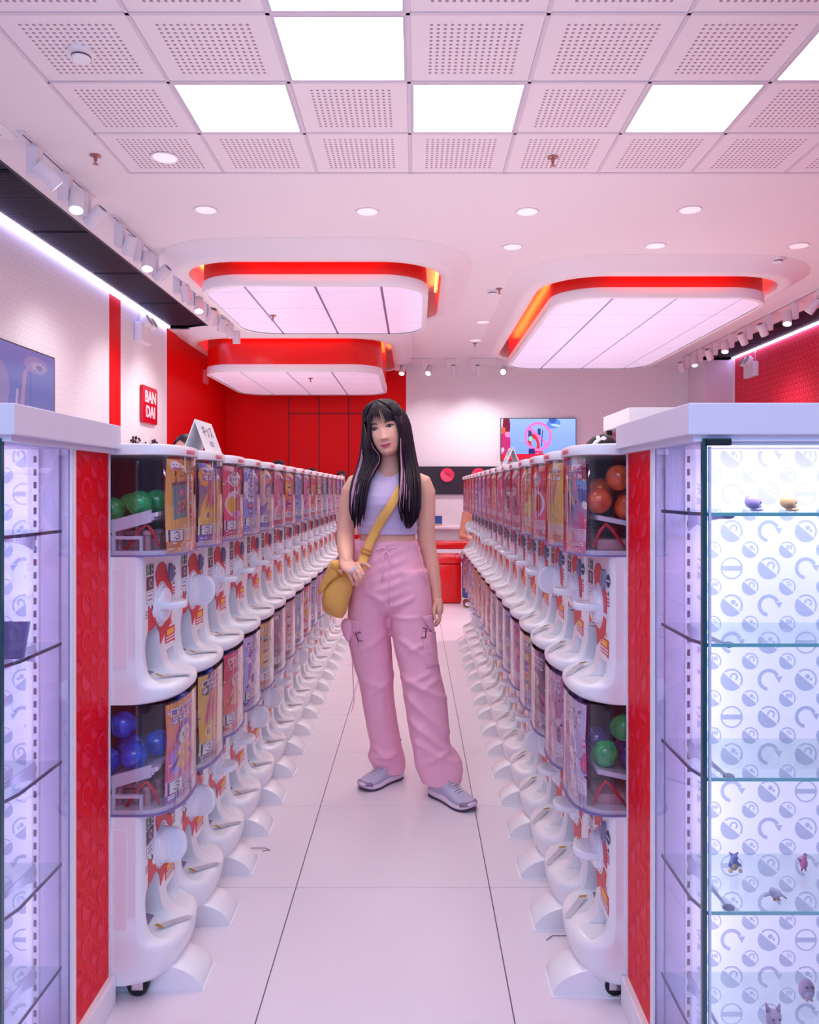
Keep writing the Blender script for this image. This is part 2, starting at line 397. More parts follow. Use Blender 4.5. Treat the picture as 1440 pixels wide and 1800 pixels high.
struct(MB().box(XL, XL+0.015, 0, 9.88, 0, 0.1).build('baseboard_left', WHITE))
struct(MB().box(-0.14, 4.52, YB-0.015, YB, 0, 0.1).build('baseboard_back', WHITE))

# ---------------- hanging light boxes ----------------
BOXM = mat('box_diffuser', (240, 232, 255), 0.25, emit=E_BOX, ecol=(232, 214, 248))
WARM = mat('warm_led', (255, 190, 110), 0.5, emit=9.0, ecol=(255, 120, 50))
BN = ['near left hanging light box with a thin red band above its white rim', 'far left hanging light box with tall red drum hanging lowest of the three', 'long right hanging light box beside the red wall side']
for bi, (x0, x1, y0, y1, zb, r, cs, rs) in enumerate(BOXES):
    t = empty('hanging_light_box', ((x0+x1)/2, (y0+y1)/2, zb), 0, BN[bi], 'ceiling light', 'rounded hanging light boxes')
    ox, oy = (x0+x1)/2, (y0+y1)/2
    def L(pts, z): return [(a-ox, b-oy, z-zb) for a, b in pts]
    R0 = rrect(x0, x1, y0, y1, r, 12)
    ins = lambda d, rr=r: rrect(x0+d, x1-d, y0+d, y1-d, max(0.05, rr-d), 12)
    # white rim
    MB().loft([L(ins(0.05), zb), L(ins(0.004), zb), L(ins(0), zb+0.006), L(ins(0), zb+0.088), L(ins(0.004), zb+0.094), L(ins(0.06), zb+0.094)], cap=False).build('rim', WHITE, t, angle=35)
    # red drum
    MB().loft([L(ins(0.012), zb+0.09), L(ins(0.012), ZC+0.16)]).build('drum', REDGLOSS, t, angle=35)
    inner = ins(0.045)
    ex = [x0]+cs+[x1]; ey = [y0]+rs+[y1]
    for i in range(len(ex)-1):
        for j in range(len(ey)-1):
            pl = clip(list(inner), ex[i]+0.012, ex[i+1]-0.012, ey[j]+0.010, ey[j+1]-0.010)
            if len(pl) >= 3:
                MB().prism(pl, lambda u, v: (u-ox, v-oy, 0.008), lambda u, v: (u-ox, v-oy, 0.02)).build('panel', BOXM, t)
    MB().prism(inner, lambda u, v: (u-ox, v-oy, 0.022), lambda u, v: (u-ox, v-oy, 0.03)).build('backing', mat('rail_mauve', (150, 116, 150), 0.6), t)
    # lowered ceiling ring around the recess
    zr = CH+1.93
    out = lambda d: rrect(x0-d, x1+d, y0-d, y1+d, r+d, 12)
    o = MB().loft([L(out(GAP), ZC+0.25), L(out(GAP), zr+0.006), L(out(GAP+0.006), zr), L(out(GAP+0.10), zr), L(out(GAP+0.13), zr+0.02), L(out(GAP+0.165), zr+0.055), L(out(GAP+0.28), ZC-0.001)], cap=False).build('ceiling_ring', CEIL, ceiling, angle=50)
    o.location = (ox, oy, zb)
    o = MB().loft([L(out(GAP+0.02), ZC+0.17), L(out(0), ZC+0.17)], cap=False).build('recess_top', CEIL, ceiling); o.location = (ox, oy, zb)
    # warm strip lights inside the recess
    for (ax0, ax1, ay0, ay1) in ((x0-GAP+0.01, x0-GAP+0.03, y0+r, y1-r), (x1+GAP-0.03, x1+GAP-0.01, y0+r, y1-r), (x0+r, x1-r, y0-GAP+0.01, y0-GAP+0.03)):
        MB().box(ax0-ox, ax1-ox, ay0-oy, ay1-oy, ZC+0.10-zb, ZC+0.12-zb).build('strip_light', WARM, t)
# ================= capsule vending machines =================
HW = 0.1415
def fcurve(v, a=0.09, n=2.6):
    t = min(1.0, abs(v)/HW); return -a*(1-(max(0.0, 1-t**n))**(1/n))
def vsamp(extra=()):
    s = []
    for i in range(21):
        th = -PI/2+PI*i/20; s.append(math.copysign(HW*abs(math.sin(th))**(2/2.6), math.sin(th)))
    s += list(extra); s = sorted(set(round(q, 5) for q in s)); return s
SLIT = mat('slot_grey', (150, 140, 166), 0.35)
GREY1 = mat('chute_grey', (144, 136, 164), 0.3)
def sstep(a, b, x):
    t = max(0.0, min(1.0, (x-a)/(b-a))); return t*t*(3-2*t)
SL = (-0.105, -0.008); SR = (0.045, 0.108)
VS = vsamp([q for e in SL+SR for q in (e-0.003, e+0.003)]+[-0.09, -0.03, 0.055, 0.098, 0.02])
def body_rows(e):
    # (mix 0 belly..1 panel, z)
    R = [(-0.6, 0.0), (-0.25, 0.004), (-0.05, 0.012), (0, 0.022)] if e == 0 else [(-0.9, 0.0), (-0.45, 0.006), (-0.2, 0.02), (-0.05, 0.045), (0, 0.07)]
    R += [(0, e+0.026), (0.03, e+0.034), (0.12, e+0.039), (0.35, e+0.044), (0.6, e+0.050), (0.8, e+0.060), (0.9, e+0.074), (0.96, e+0.095), (1, e+0.12)]
    R += [(1, e+z) for z in (0.135, 0.15, 0.16, 0.168, 0.174, 0.178, 0.182, 0.20, 0.25, 0.30, 0.352, 0.355)]
    return R
def body_x(mix, z, v, e):
    fc = fcurve(v)
    pan = min(-0.083, fc) if abs(v) > 0.13 else -0.083
    pan = -0.083-0.012*sstep(0.128, HW, abs(v))
    if mix < 0: return fc+mix*0.055
    x = fc*(1-mix)+pan*mix
    zl = z-e
    # left outlet (arched, floor flows out on to the tray), right narrow recess
    def win(v, a, b): return sstep(a-0.003, a+0.003, v)*(1-sstep(b-0.003, b+0.003, v))
    top = 0.176-0.03*max(0, (-0.06-v)/0.045)**2 if v < -0.06 else 0.176
    if mix > 0.5:
        m = win(v, *SL)*(1-sstep(top-0.006, top, zl)); x = x*(1-m)+m*min(x, -0.083-0.045*sstep(0.5, 0.82, mix))
        m = win(v, *SR)*(1-sstep(0.082, 0.094, zl))*sstep(0.038, 0.052, zl); x = x*(1-m)+m*min(x, -0.118)
    return x
def make_body(e):
    rings = []
    for mix, z in body_rows(e):
        ring = [(-0.45, -HW, z)]+[(body_x(mix, z, v, e), v, z) for v in VS]+[(-0.45, HW, z)]
        rings.append(ring)
    m = MB(); n = len(rings[0])
    m.loft(rings, cap=True); me = m.mesh('body', [PLAST, SLIT, GREY1], recalc=True)
    for p in me.polygons:
        c = p.center; zl = c.z-e
        if c.x < -0.1 and SL[0] < c.y < SL[1] and 0.05 < zl < 0.18 and len(p.vertices) == 4: p.material_index = 2
        if c.x < -0.108 and SR[0] < c.y < SR[1] and 0.04 < zl < 0.10 and len(p.vertices) == 4: p.material_index = 1
    me.polygons.foreach_set('use_smooth', [True]*len(me.polygons)); me.set_sharp_from_angle(angle=math.radians(50)); return me
BODY = [make_body(0), make_body(0.05)]
ACR = clear_mat('clear_acrylic', (250, 246, 252), 0.03, 0.85, 0.008, (255, 240, 250))
def outline(off, back=-0.45):
    P = [(back, -HW-off*0.0)]
    for i in range(25):
        th = -PI/2+PI*i/24; v = math.copysign(HW*abs(math.sin(th))**(2/2.6), math.sin(th))
        P.append((fcurve(v)+off, v*(1+off*0.0)))
    P.append((back, HW)); return P
def make_window(z0, z1):
    o = outline(-0.002); m = MB(); m.loft([[(x, y*0.99, z) for x, y in o] for z in (z0+0.002, z1-0.001)], cap=False, closed=False)
    return m.mesh('window', ACR, smooth=False, angle=40)
WIN = [make_window(0.355, 0.600), make_window(0.405, 0.673)]
def make_seam(z0):
    o = outline(0.001); m = MB(); m.loft([[(x, y, z) for x, y in o] for z in (z0, z0+0.004)], cap=True)
    return m.mesh('window_sill', mat('sill_violet', (130, 112, 168), 0.25))
SEAM = [make_seam(0.355), make_seam(0.405)]
def make_floorpan(z0):
    o = outline(-0.006); m = MB(); m.loft([[(x, y*0.97, z) for x, y in o] for z in (z0+0.004, z0+0.014)], cap=True)
    return m.mesh('inner_floor', mat('inner_white', (226, 218, 232), 0.4))
FPAN = [make_floorpan(0.355), make_floorpan(0.405)]
def make_lid(z0, top=True):
    m = MB(); rr = []
    for off, z in ((-0.004, 0), (0.003, 0.002), (0.004, 0.006), (0.003, 0.019), (0, 0.025), (-0.008, 0.0275), (-0.03, 0.0285)):
        rr.append([(x+off, y*(1+min(0, off)*3), z0+z) for x, y in outline(0)])
    m.loft(rr); return m.mesh('lid', PLAST, angle=40)
LID = make_lid(0.600)
# lid lettering wrapped on the curved rim
def wrap_text(body, size, vc, zc, off=0.005, mt=None, plane=None, name='lettering'):
    me = text_mesh(body, size, 0.0004).copy()
    for v in me.vertices:
        vv, zz = vc+v.co.x, zc+v.co.y
        x = (fcurve(vv) if plane is None else plane)+off+v.co.z
        v.co = (x, vv, zz)
    me.materials.clear(); me.materials.append(mt); me.name = name; return me
REDP = mat('print_red', (222, 18, 40), 0.35)
LIDTXT = {q: wrap_text('BANDAI', 0.016, -0.024*q, 0.611, mt=mat('print_pinkred', (234, 96, 122), 0.4)) for q in (1, -1)}
# inner structure
MECH = mat('mechanism_rose', (206, 150, 158), 0.4); DKIN = mat('inner_maroon', (112, 30, 56), 0.4); REDARM = mat('red_arm', (206, 30, 48), 0.3)
def chute_z(z0, h, x): return z0+h*0.10+(x+0.44)/0.385*h*0.31
def make_chute(z0, h):
    m = MB()
    def slab(ya, yb, xa, xb, z1, z2, t=0.012):
        m.add([(xa, ya, z1), (xb, ya, z2), (xb, yb, z2), (xa, yb, z1), (xa, ya, z1+t), (xb, ya, z2+t), (xb, yb, z2+t), (xa, yb, z1+t)],
              [(0,3,2,1),(4,5,6,7),(0,1,5,4),(1,2,6,5),(2,3,7,6),(3,0,4,7)])
    cz = lambda x: chute_z(z0, h, x)-0.012
    slab(-0.130, 0.125, -0.44, -0.055, cz(-0.44), cz(-0.055)); slab(-0.134, -0.128, -0.44, -0.06, cz(-0.44)-0.03, cz(-0.06)-0.004, 0.03)
    slab(-0.132, -0.06, -0.075, -0.045, cz(-0.075)+0.006, cz(-0.045)+0.008, 0.010)
    m.box(-0.2, -0.15, -0.133, -0.12, z0+0.014, z0+0.05); m.box(-0.2, -0.085, -0.134, -0.124, z0+0.042, z0+0.05); m.box(-0.155, -0.147, -0.134, -0.124, z0+0.014, z0+0.09)
    m.box(-0.088, -0.082, -0.134, -0.124, z0+0.014, z0+0.05)
    return m.mesh('capsule_chute', mat('inner_white', (236, 226, 240), 0.35))
CHUTE = [make_chute(0.355, 0.245), make_chute(0.405, 0.268)]
def make_mech(z0, h):
    m = MB()
    m.bbox(-0.40, -0.06, -0.07, 0.10, z0+0.014, z0+0.04, 0.004)
    for x, y in ((-0.15, -0.10), (-0.115, -0.06), (-0.08, -0.10), (-0.19, -0.07), (-0.07, -0.05)):
        m.lathe([(0.009, 0), (0.009, 0.036), (0.014, 0.038), (0.014, 0.048), (0.008, 0.05)], 10, Matrix.Translation((x, y, z0+0.014)))
    m.bbox(-0.15, -0.09, -0.09, -0.05, z0+0.05, z0+0.062, 0.003)
    m.tube([(-0.17, -0.09, z0+0.03), (-0.145, -0.09, z0+0.065), (-0.115, -0.09, z0+0.074), (-0.095, -0.09, z0+0.06)], 0.007, 8)
    m.lathe([(0.02, 0), (0.02, 0.02), (0.012, 0.028), (0, 0.03)], 14, Matrix.Translation((-0.075, -0.03, z0+0.03)))
    return m.mesh('mechanism', MECH, angle=40)
MECHM = [make_mech(0.355, 0.245), make_mech(0.405, 0.268)]
def make_arm(z0):
    m = MB(); m.tube([(-0.045, -0.118, z0+0.022), (-0.062, -0.120, z0+0.062), (-0.075, -0.12, z0+0.078), (-0.09, -0.121, z0+0.066), (-0.125, -0.12, z0+0.018)], [0.003, 0.0045, 0.005, 0.0045, 0.003], 8)
    return m.mesh('lever', REDARM, smooth=True)
ARM = [make_arm(0.355), make_arm(0.405)]
def make_part(z0, z1, sy):
    m = MB(); m.box(-0.445, -0.09, sy*0.128, sy*0.133, z0+0.014, z1-0.004); m.box(-0.445, -0.435, -0.13, 0.13, z0+0.014, z1-0.004)
    m.box(-0.30, -0.29, -0.02, 0.128, z0+0.1, z1-0.01)
    return m.mesh('inner_panel', DKIN)
PART = {(l, s): make_part(*((0.355, 0.6) if l == 0 else (0.405, 0.673)), s) for l in (0, 1) for s in (1, -1)}
# front print
PX = -0.083
def make_print(e):
    m = MB(); c0 = (0.014, 0.221)
    f0 = lambda u, v: (PX+0.0002, u, v+e)
    def f1(d): return lambda u, v: (PX+d, u, v+e)
    arc = lambda a0, a1, n=10, r=0.059: [(c0[0]+r*0.98*math.cos(math.radians(a0+(a1-a0)*i/n)), c0[1]+r*math.sin(math.radians(a0+(a1-a0)*i/n))) for i in range(n+1)]
    m.mi = 0
    up = [(-0.035, 0.302), (-0.022, 0.318), (0.0, 0.329), (0.028, 0.329), (0.05, 0.318), (0.060, 0.30), (0.066, 0.282), (0.078, 0.272), (0.098, 0.264), (0.104, 0.24), (0.100, 0.212)]
    m.prism(up+arc(-8, 128), f0, f1(0.0014))
    lo = [(-0.087, 0.231), (-0.070, 0.222), (-0.058, 0.205), (-0.053, 0.196)]+arc(206, 342)[:]+[(0.097, 0.197), (0.088, 0.165), (0.07, 0.15), (0.045, 0.148), (0.03, 0.135), (0.004, 0.118), (-0.004, 0.15), (-0.03, 0.176), (-0.075, 0.166), (-0.078, 0.176), (-0.088, 0.16)]
    m.prism(lo, f0, f1(0.0014))
    R = lambda a, b, c, d, mi, dd=0.0012: (setattr(m, 'mi', mi), m.box(PX+0.0002, PX+dd, a, b, c+e, d+e))
    R(0.042, 0.122, 0.100, 0.150, 0); R(0.055, 0.110, 0.131, 0.145, 5, 0.0018)
    for zz in (0.123, 0.115, 0.107): R(0.047, 0.116-0.012*(zz < 0.11), zz, zz+0.0035, 4, 0.0018)
    R(-0.1, -0.0755, 0.305, 0.332, 1); R(-0.0745, -0.05, 0.305, 0.332, 3); R(-0.1, -0.05, 0.268, 0.301, 2)
    for y in (-0.088, -0.062):
        m.mi = 4
        for zc in (0.325, 0.312): m.lathe([(0.0075, 0), (0.0075, 0.0004)], 10, Matrix.Translation((PX+0.0012, y, zc+e)) @ Matrix.Rotation(PI/2, 4, 'Y'))
        m.mi = 1 if y < -0.07 else 3
        for zc in (0.325, 0.312): m.lathe([(0.005, 0), (0.005, 0.0003)], 10, Matrix.Translation((PX+0.0017, y, zc+e)) @ Matrix.Rotation(PI/2, 4, 'Y'))
    m.mi = 4; m.lathe([(0.010, 0), (0.010, 0.0004)], 10, Matrix.Translation((PX+0.0012, -0.072, 0.285+e)) @ Matrix.Rotation(PI/2, 4, 'Y'))
    m.mi = 2; m.lathe([(0.007, 0), (0.007, 0.0003)], 10, Matrix.Translation((PX+0.0017, -0.072, 0.285+e)) @ Matrix.Rotation(PI/2, 4, 'Y'))
    for a in ((-0.1, -0.05, 0.2625, 0.2635), (-0.1, -0.05, 0.235, 0.236), (-0.1, -0.099, 0.235, 0.2635), (-0.051, -0.05, 0.235, 0.2635), (-0.09, -0.06, 0.253, 0.256), (-0.09, -0.06, 0.242, 0.246)): R(*a, 6, 0.0006)
    for zz, l in ((0.215, 0.045), (0.208, 0.04), (0.201, 0.03)): R(-0.108, -0.108+l, zz, zz+0.0028, 6, 0.0006)
    m.mi = 3
    m.lathe([(0.0165, 0), (0.0165, 0.0006)], 18, Matrix.Translation((PX+0.0002, 0.116, 0.295+e)) @ Matrix.Rotation(PI/2, 4, 'Y'))
    R(0.101, 0.131, 0.2925, 0.2975, 4, 0.0012)
    m.mi = 3; m.prism([(0.108, 0.260), (0.124, 0.260), (0.116, 0.269)], f0, f1(0.0008))
    m.mi = 3; m.prism([(-0.062, 0.213), (-0.054, 0.222), (-0.062, 0.231)], f0, f1(0.0014))
    for zz in (0.249, 0.241, 0.233): R(0.105, 0.128, zz, zz+0.004, 0 if zz > 0.24 else 6, 0.0006)
    for zz in (0.156, 0.162): R(0.05, 0.10, zz, zz+0.003, 0, 0.0006)
    return m.mesh('front_print', [REDP, mat('print_green', (66, 128, 70), 0.4), mat('print_maroon', (104, 60, 76), 0.4), mat('print_black', (36, 26, 46), 0.4), mat('print_white', (240, 236, 242), 0.4), mat('print_yellow', (250, 190, 40), 0.4), mat('print_grey', (150, 130, 150), 0.5)])
PRINT = [make_print(0), make_print(0.05)]
def make_coin(e):
    m = MB(); M = Matrix.Translation((PX, 0.082, 0.295+e)) @ Matrix.Rotation(PI/2, 4, 'Y') @ Matrix.Diagonal((1.35, 0.85, 1, 1))
    m.lathe([(0.019, 0), (0.019, 0.006), (0.016, 0.009), (0.013, 0.007), (0.0, 0.006)], 20, M)
    m.mi = 1; m.box(PX+0.006, PX+0.0085, 0.0805, 0.0835, 0.28+e, 0.31+e)
    return m.mesh('coin_slot', [GREY1, SLIT], angle=40)
COIN = [make_coin(0), make_coin(0.05)]
KW = mat('knob_white', (240, 238, 248), 0.2, coat=0.5)
def make_knob():
    m = MB(); M = Matrix.Rotation(PI/2, 4, 'Y')
    m.lathe([(0.052, 0), (0.052, 0.004), (0.050, 0.006), (0.047, 0.005), (0.046, 0.004), (0.045, 0.008), (0.042, 0.014), (0.034, 0.018), (0.02, 0.020), (0.0, 0.021)], 32, M)
    return m.mesh('turn_knob', KW, angle=40)
KNOB = make_knob()
def make_grip():
    m = MB(); P = []
    for i in range(17):
        a = PI*i/16; P.append((0.010+0.056*math.sin(a)**0.6 if 0 < i < 16 else 0.010, 0.046*math.cos(a)))
    def fn(z): return lambda u, v: (u, v, z)
    rr = []
    for s, z in ((0.86, -0.0095), (0.97, -0.0085), (1, -0.006), (1, 0.006), (0.97, 0.0085), (0.86, 0.0095)):
        rr.append([((u-0.010)*s+0.010, v*s, z) for u, v in P])
    m.loft(rr); return m.mesh('grip', KW, angle=50)
GRIP = make_grip()
def make_flap(e):
    m = MB(); m.loft([[(x, y, z) for y, z in q] for x, q in ((-0.1265, [(-0.1, e+0.052), (-0.012, e+0.052), (-0.012, e+0.165), (-0.07, e+0.165), (-0.1, e+0.135)]), (-0.116, [(-0.1, e+0.052), (-0.012, e+0.052), (-0.012, e+0.165), (-0.07, e+0.165), (-0.1, e+0.135)]))])
    m.mi = 1
    for r in (0.03, 0.022, 0.014):
        pts = [(-0.1155, -0.055+r*1.1*math.cos(a), e+0.105+r*1.4*math.sin(a)) for a in [PI*2*i/14 for i in range(15)]]
        m.tube(pts, 0.0012, 4)
    for zz in (0.07, 0.076, 0.082): m.box(-0.116, -0.1152, -0.088, -0.03, e+zz, e+zz+0.002)
    return m.mesh('outlet_flap', [mat('flap_smoke', (108, 98, 130), 0.2), mat('flap_relief', (70, 58, 88), 0.3)])
FLAP = [make_flap(0), make_flap(0.05)]
def make_stick(e):
    m = MB()
    def S(a_, b_):
        x = -0.034+a_*0.030+b_*0.0095; v = -0.036+a_*0.040-b_*0.0035
        return Vector((x, v, e+0.0392+max(0, -0.011-x)*0.285+0.0016+max(0, abs(v)-0.06)*0.05))
    P = [S(-1, 1), S(-1, -1), S(1, -1), S(1, 1)]
    m.add(P, [(0, 1, 2, 3)])
    m.mi = 1
    for i in range(5):
        t = (i+0.6)/5.6; A = P[0].lerp(P[1], t); B = P[3].lerp(P[2], t); A = A.lerp(B, 0.14); dn = (P[1]-P[0])*0.05
        up = Vector((0, 0, 0.0004)); m.add([A+up, A+dn+up, B+dn+up, B+up], [(0, 1, 2, 3)])
    m.mi = 2; A, B = P[0], P[1]; u2 = (P[3]-P[0])*0.11; up = Vector((0, 0, 0.0005))
    m.add([A+up, B+up, B+u2+up, A+u2+up], [(0, 1, 2, 3)])
    return m.mesh('warning_label', [mat('print_white', (240, 236, 242)), mat('print_lines', (178, 162, 180), 0.5), mat('print_amber', (190, 140, 60), 0.4)], recalc=False)
STICK = [make_stick(0), make_stick(0.05)]
SIDEP = []
for e in (0, 0.05):
    m = MB()
    m.box(-0.445, -0.116, -HW-0.0015, -HW, 0.085+e, 0.325+e)
    SIDEP.append(m.mesh('side_panel', PLAST))
def make_foot(ya, yb):
    P = [(0.05, 0), (0.051, 0.014), (0.044, 0.027), (0.03, 0.039), (0.01, 0.051), (-0.02, 0.062), (-0.06, 0.069), (-0.12, 0.070), (-0.22, 0.070), (-0.22, 0)]
    m = MB(); rr = []
    for y, s in ((ya, 0.97), (ya+0.003, 1), (yb-0.003, 1), (yb, 0.97)): rr.append([(x*s if x > 0 else x, y, z*s) for x, z in P])
    m.loft(rr); m.box(-0.2, 0.056, ya+0.004, yb+0.006, 0, 0.003); return m.mesh('stabilizer_foot', PLAST, angle=30)
FOOT = {1: make_foot(-0.095, 0.015), -1: make_foot(0.01, 0.115)}
def make_caster():
    m = MB(); M = Matrix.Rotation(PI/2, 4, 'X')
    m.lathe([(0.012, -0.012), (0.024, -0.012), (0.027, -0.008), (0.0275, 0), (0.027, 0.008), (0.024, 0.012), (0.012, 0.012)], 20, M)
    w_ = m.mesh('wheel', BLACKP, angle=40)
    m = MB(); m.bbox(-0.012, 0.016, -0.017, -0.0135, -0.012, 0.032, 0.0015); m.bbox(-0.012, 0.016, 0.0135, 0.017, -0.012, 0.032, 0.0015); m.bbox(-0.02, 0.02, -0.017, 0.017, 0.028, 0.033, 0.001)
    m.lathe([(0.006, -0.019), (0.006, 0.019)], 10, M)
    return w_, m.mesh('bracket', CHROME)
WHEEL, BRACK = make_caster()
# ---- posters ----
PRT = attr_mat('print_card', rough=0.4)
D3 = ['01110', '10001', '00001', '00110', '00001', '10001', '01110']; D4 = ['00010', '00110', '01010', '10010', '11111', '00010', '00010']
def C(h): return tuple(int(h[i:i+2], 16) for i in (0, 2, 4))
def poster(seed, top, bot, acc, pal, hi, motif, xo=0.0):
    rnd = random.Random(seed); W, H = (72, 140) if hi else (20, 42)
    c = Canvas(W, H, C(bot), C(top)); pal = [C(p) for p in pal]; acc = C(acc); wt = (250, 244, 246); dk = (60, 36, 70)
    K = 0.72
    ell = lambda x, y, rx, ry, col, rot=0, rin=0: c.ell(x*K+xo, y, rx*K, ry, col, rot, rin)
    rect = lambda x0, x1, y0, y1, col: c.rect(x0*K+xo, x1*K+xo, y0, y1, col)
    line = lambda x0, y0, x1, y1, w_, col: c.line(x0*K+xo, y0, x1*K+xo, y1, w_*K, col, H/W)
    for i in range(7 if hi else 3): c.ell(rnd.uniform(0, 1), rnd.uniform(0.3, 0.95), rnd.uniform(0.06, 0.22), rnd.uniform(0.03, 0.10), rnd.choice(pal+[C(top)]), rnd.uniform(0, 3))
    if hi:
        for i in range(26): c.ell(rnd.uniform(0, 1), rnd.uniform(0.28, 0.98), rnd.uniform(0.01, 0.03), rnd.uniform(0.006, 0.015), rnd.choice([wt]+pal), 0)
    if motif == 'bag':
        c.rect(0, 0.55, 0.3, 1, C(top)); c.rect(0, 0.55, 0.27, 0.5, C(bot))
        line(0.22, 0.74, 0.18, 0.9, 0.016, dk); line(0.55, 0.77, 0.46, 0.9, 0.016, dk); line(0.18, 0.9, 0.46, 0.9, 0.014, dk)
        c.put((c.X < (0.62-0.0*c.Y)*K) & (c.X > (0.12+0.10*(0.74-c.Y))*K) & (c.Y < 0.74+0.05*c.X/K) & (c.Y > 0.34+0.06*c.X/K), (84, 140, 146))
        c.put((c.X < 0.6*K) & (c.X > 0.12*K) & (c.Y < 0.745+0.05*c.X/K) & (c.Y > 0.705+0.05*c.X/K), (112, 60, 80))
        rect(0.3, 0.34, 0.6, 0.68, (236, 60, 120)); rect(0.34, 0.44, 0.615, 0.665, (250, 120, 170)); rect(0.44, 0.49, 0.6, 0.68, (236, 60, 120))
        for k in range(4):
            for q in range(4): ell(0.3+0.075*k, 0.42+0.035*q+0.012*k, 0.035, 0.013, rnd.choice([(226, 70, 110), (130, 40, 80), (236, 150, 120)]))
        rect(0.28, 0.42, 0.8, 0.845, (246, 150, 80)); rect(0.30, 0.40, 0.815, 0.83, (170, 60, 60))
        for k in range(4): c.rect(0.56, 0.70, 0.36+0.13*k, 0.46+0.13*k, [(226, 90, 110), (240, 170, 120), (210, 110, 150), (236, 60, 90)][k]); c.rect(0.58, 0.68, 0.38+0.13*k, 0.41+0.13*k, wt)
        ell(0.17, 0.93, 0.10, 0.05, wt); ell(0.19, 0.90, 0.07, 0.018, (240, 110, 150)); ell(0.14, 0.94, 0.015, 0.008, dk); ell(0.21, 0.94, 0.015, 0.008, dk)
    elif motif == 'fruit':
        c.put((((c.X-xo)/K-0.9)**2/0.75+(c.Y-0.35)**2/0.22) < 1, (248, 190, 90))
        for k in range(5): ell(0.25+0.12*k, 0.60+0.015*k, 0.055, 0.19, [(206, 110, 120), (236, 150, 130), (190, 90, 120), (240, 170, 110), (220, 120, 90)][k], -0.35)
        ell(0.25, 0.36, 0.13, 0.065, (250, 214, 100)); ell(0.25, 0.36, 0.06, 0.04, (196, 100, 130)); ell(0.6, 0.35, 0.06, 0.03, wt); ell(0.6, 0.35, 0.035, 0.018, dk)
    elif motif == 'cone':
        ell(0.5, 0.47, 0.46, 0.20, (250, 214, 226)); ell(0.66, 0.47, 0.20, 0.15, (196, 40, 60)); ell(0.30, 0.46, 0.22, 0.12, (250, 180, 60)); ell(0.5, 0.33, 0.26, 0.05, (236, 130, 200))
        ell(0.45, 0.82, 0.34, 0.10, wt); ell(0.45, 0.82, 0.28, 0.08, acc, 0, 0.86)
        for k in range(5): ell(0.25+0.1*k, 0.82, 0.025, 0.02, (130, 120, 140))
        for k in range(6): rect(0.2+0.1*k, 0.27+0.1*k, 0.66, 0.70, rnd.choice([acc, wt]))
    elif motif == 'rows':
        for k in range(6): ell(0.28, 0.34+0.085*k, 0.15, 0.036, rnd.choice(pal)); ell(0.72, 0.36+0.085*k, 0.15, 0.036, rnd.choice(pal+[acc])); rect(0.15, 0.42, 0.30+0.085*k, 0.308+0.085*k, dk); ell(0.28, 0.345+0.085*k, 0.06, 0.015, wt)
    elif motif == 'figure':
        ell(0.5, 0.66, 0.30, 0.13, acc); ell(0.5, 0.64, 0.24, 0.09, (250, 220, 200)); ell(0.5, 0.44, 0.30, 0.13, rnd.choice(pal)); ell(0.40, 0.65, 0.04, 0.02, dk); ell(0.60, 0.65, 0.04, 0.02, dk); ell(0.5, 0.60, 0.05, 0.01, (220, 80, 90))
        line(0.3, 0.45, 0.12, 0.36, 0.05, acc); line(0.7, 0.45, 0.9, 0.36, 0.05, acc)
    else:
        for k in range(12): ell(rnd.uniform(0.1, 1.1), rnd.uniform(0.3, 0.8), rnd.uniform(0.06, 0.18), rnd.uniform(0.03, 0.07), rnd.choice(pal+[acc, wt]), rnd.uniform(0, 3))
        for k in range(8): x_, y_ = rnd.uniform(0.1, 1.1), rnd.uniform(0.3, 0.8); ell(x_, y_, 0.03, 0.015, dk)
    if motif != 'cone':
        for r in range(2):
            for k in range(5):
                xx = 0.10+0.17*k; yy = 0.87-0.085*r
                if motif == 'bag' and xx < 0.5: continue
                if not hi and r: continue
                rect(xx, xx+0.145, yy, yy+0.07, wt if r == 0 else acc)
                tb = [''.join(rnd.choice('1101') for _ in range(4)) for _ in range(5)]; c.bits(tb, (xx+0.015)*K+xo, (xx+0.13)*K+xo, yy+0.008, yy+0.062, acc if r == 0 else wt)
    # lower text panel, coloured block and price box
    pale = tuple(min(255, int(0.45*q+0.55*255)) for q in C(bot))
    c.rect(0, 1, 0, 0.25, pale); c.rect(0, 1, 0, 0.12, tuple(int(0.5*a+0.5*b) for a, b in zip(pale, acc))); c.rect(0, 0.34, 0.05, 0.115, acc)
    if hi:
        for k in range(11):
            x_ = 0.36 if k > 4 else 0.03
            y_ = 0.012+0.021*k
            while x_ < 0.95:
                l = rnd.uniform(0.03, 0.12); c.rect(x_, min(0.97, x_+l), y_, y_+0.008, rnd.choice([wt, acc, (170, 130, 150)]) if k < 5 else rnd.choice([(176, 140, 160), acc])); x_ += l+0.02
    c.rect(0.03, 0.33, 0.115, 0.245, dk); c.rect(0.05, 0.31, 0.124, 0.236, wt)
    c.bits(D3 if hi or rnd.random() < 0.7 else D4, 0.11, 0.24, 0.137, 0.223, (76, 70, 104))
    c.a = np.clip(c.a*1.08+6, 0, 255)
    return c
def poster_mesh(c, e, wob):
    z0, z1 = (0.362, 0.592) if e == 0 else (0.412, 0.664)
    def fn(u, t):
        v = -0.112+0.222*u; x = fcurve(v)-0.006-0.004*abs(math.sin(3.1*t+wob))
        return (x, v, z0+(z1-z0)*t)
    me = c.mesh('poster', fn, PRT); return me
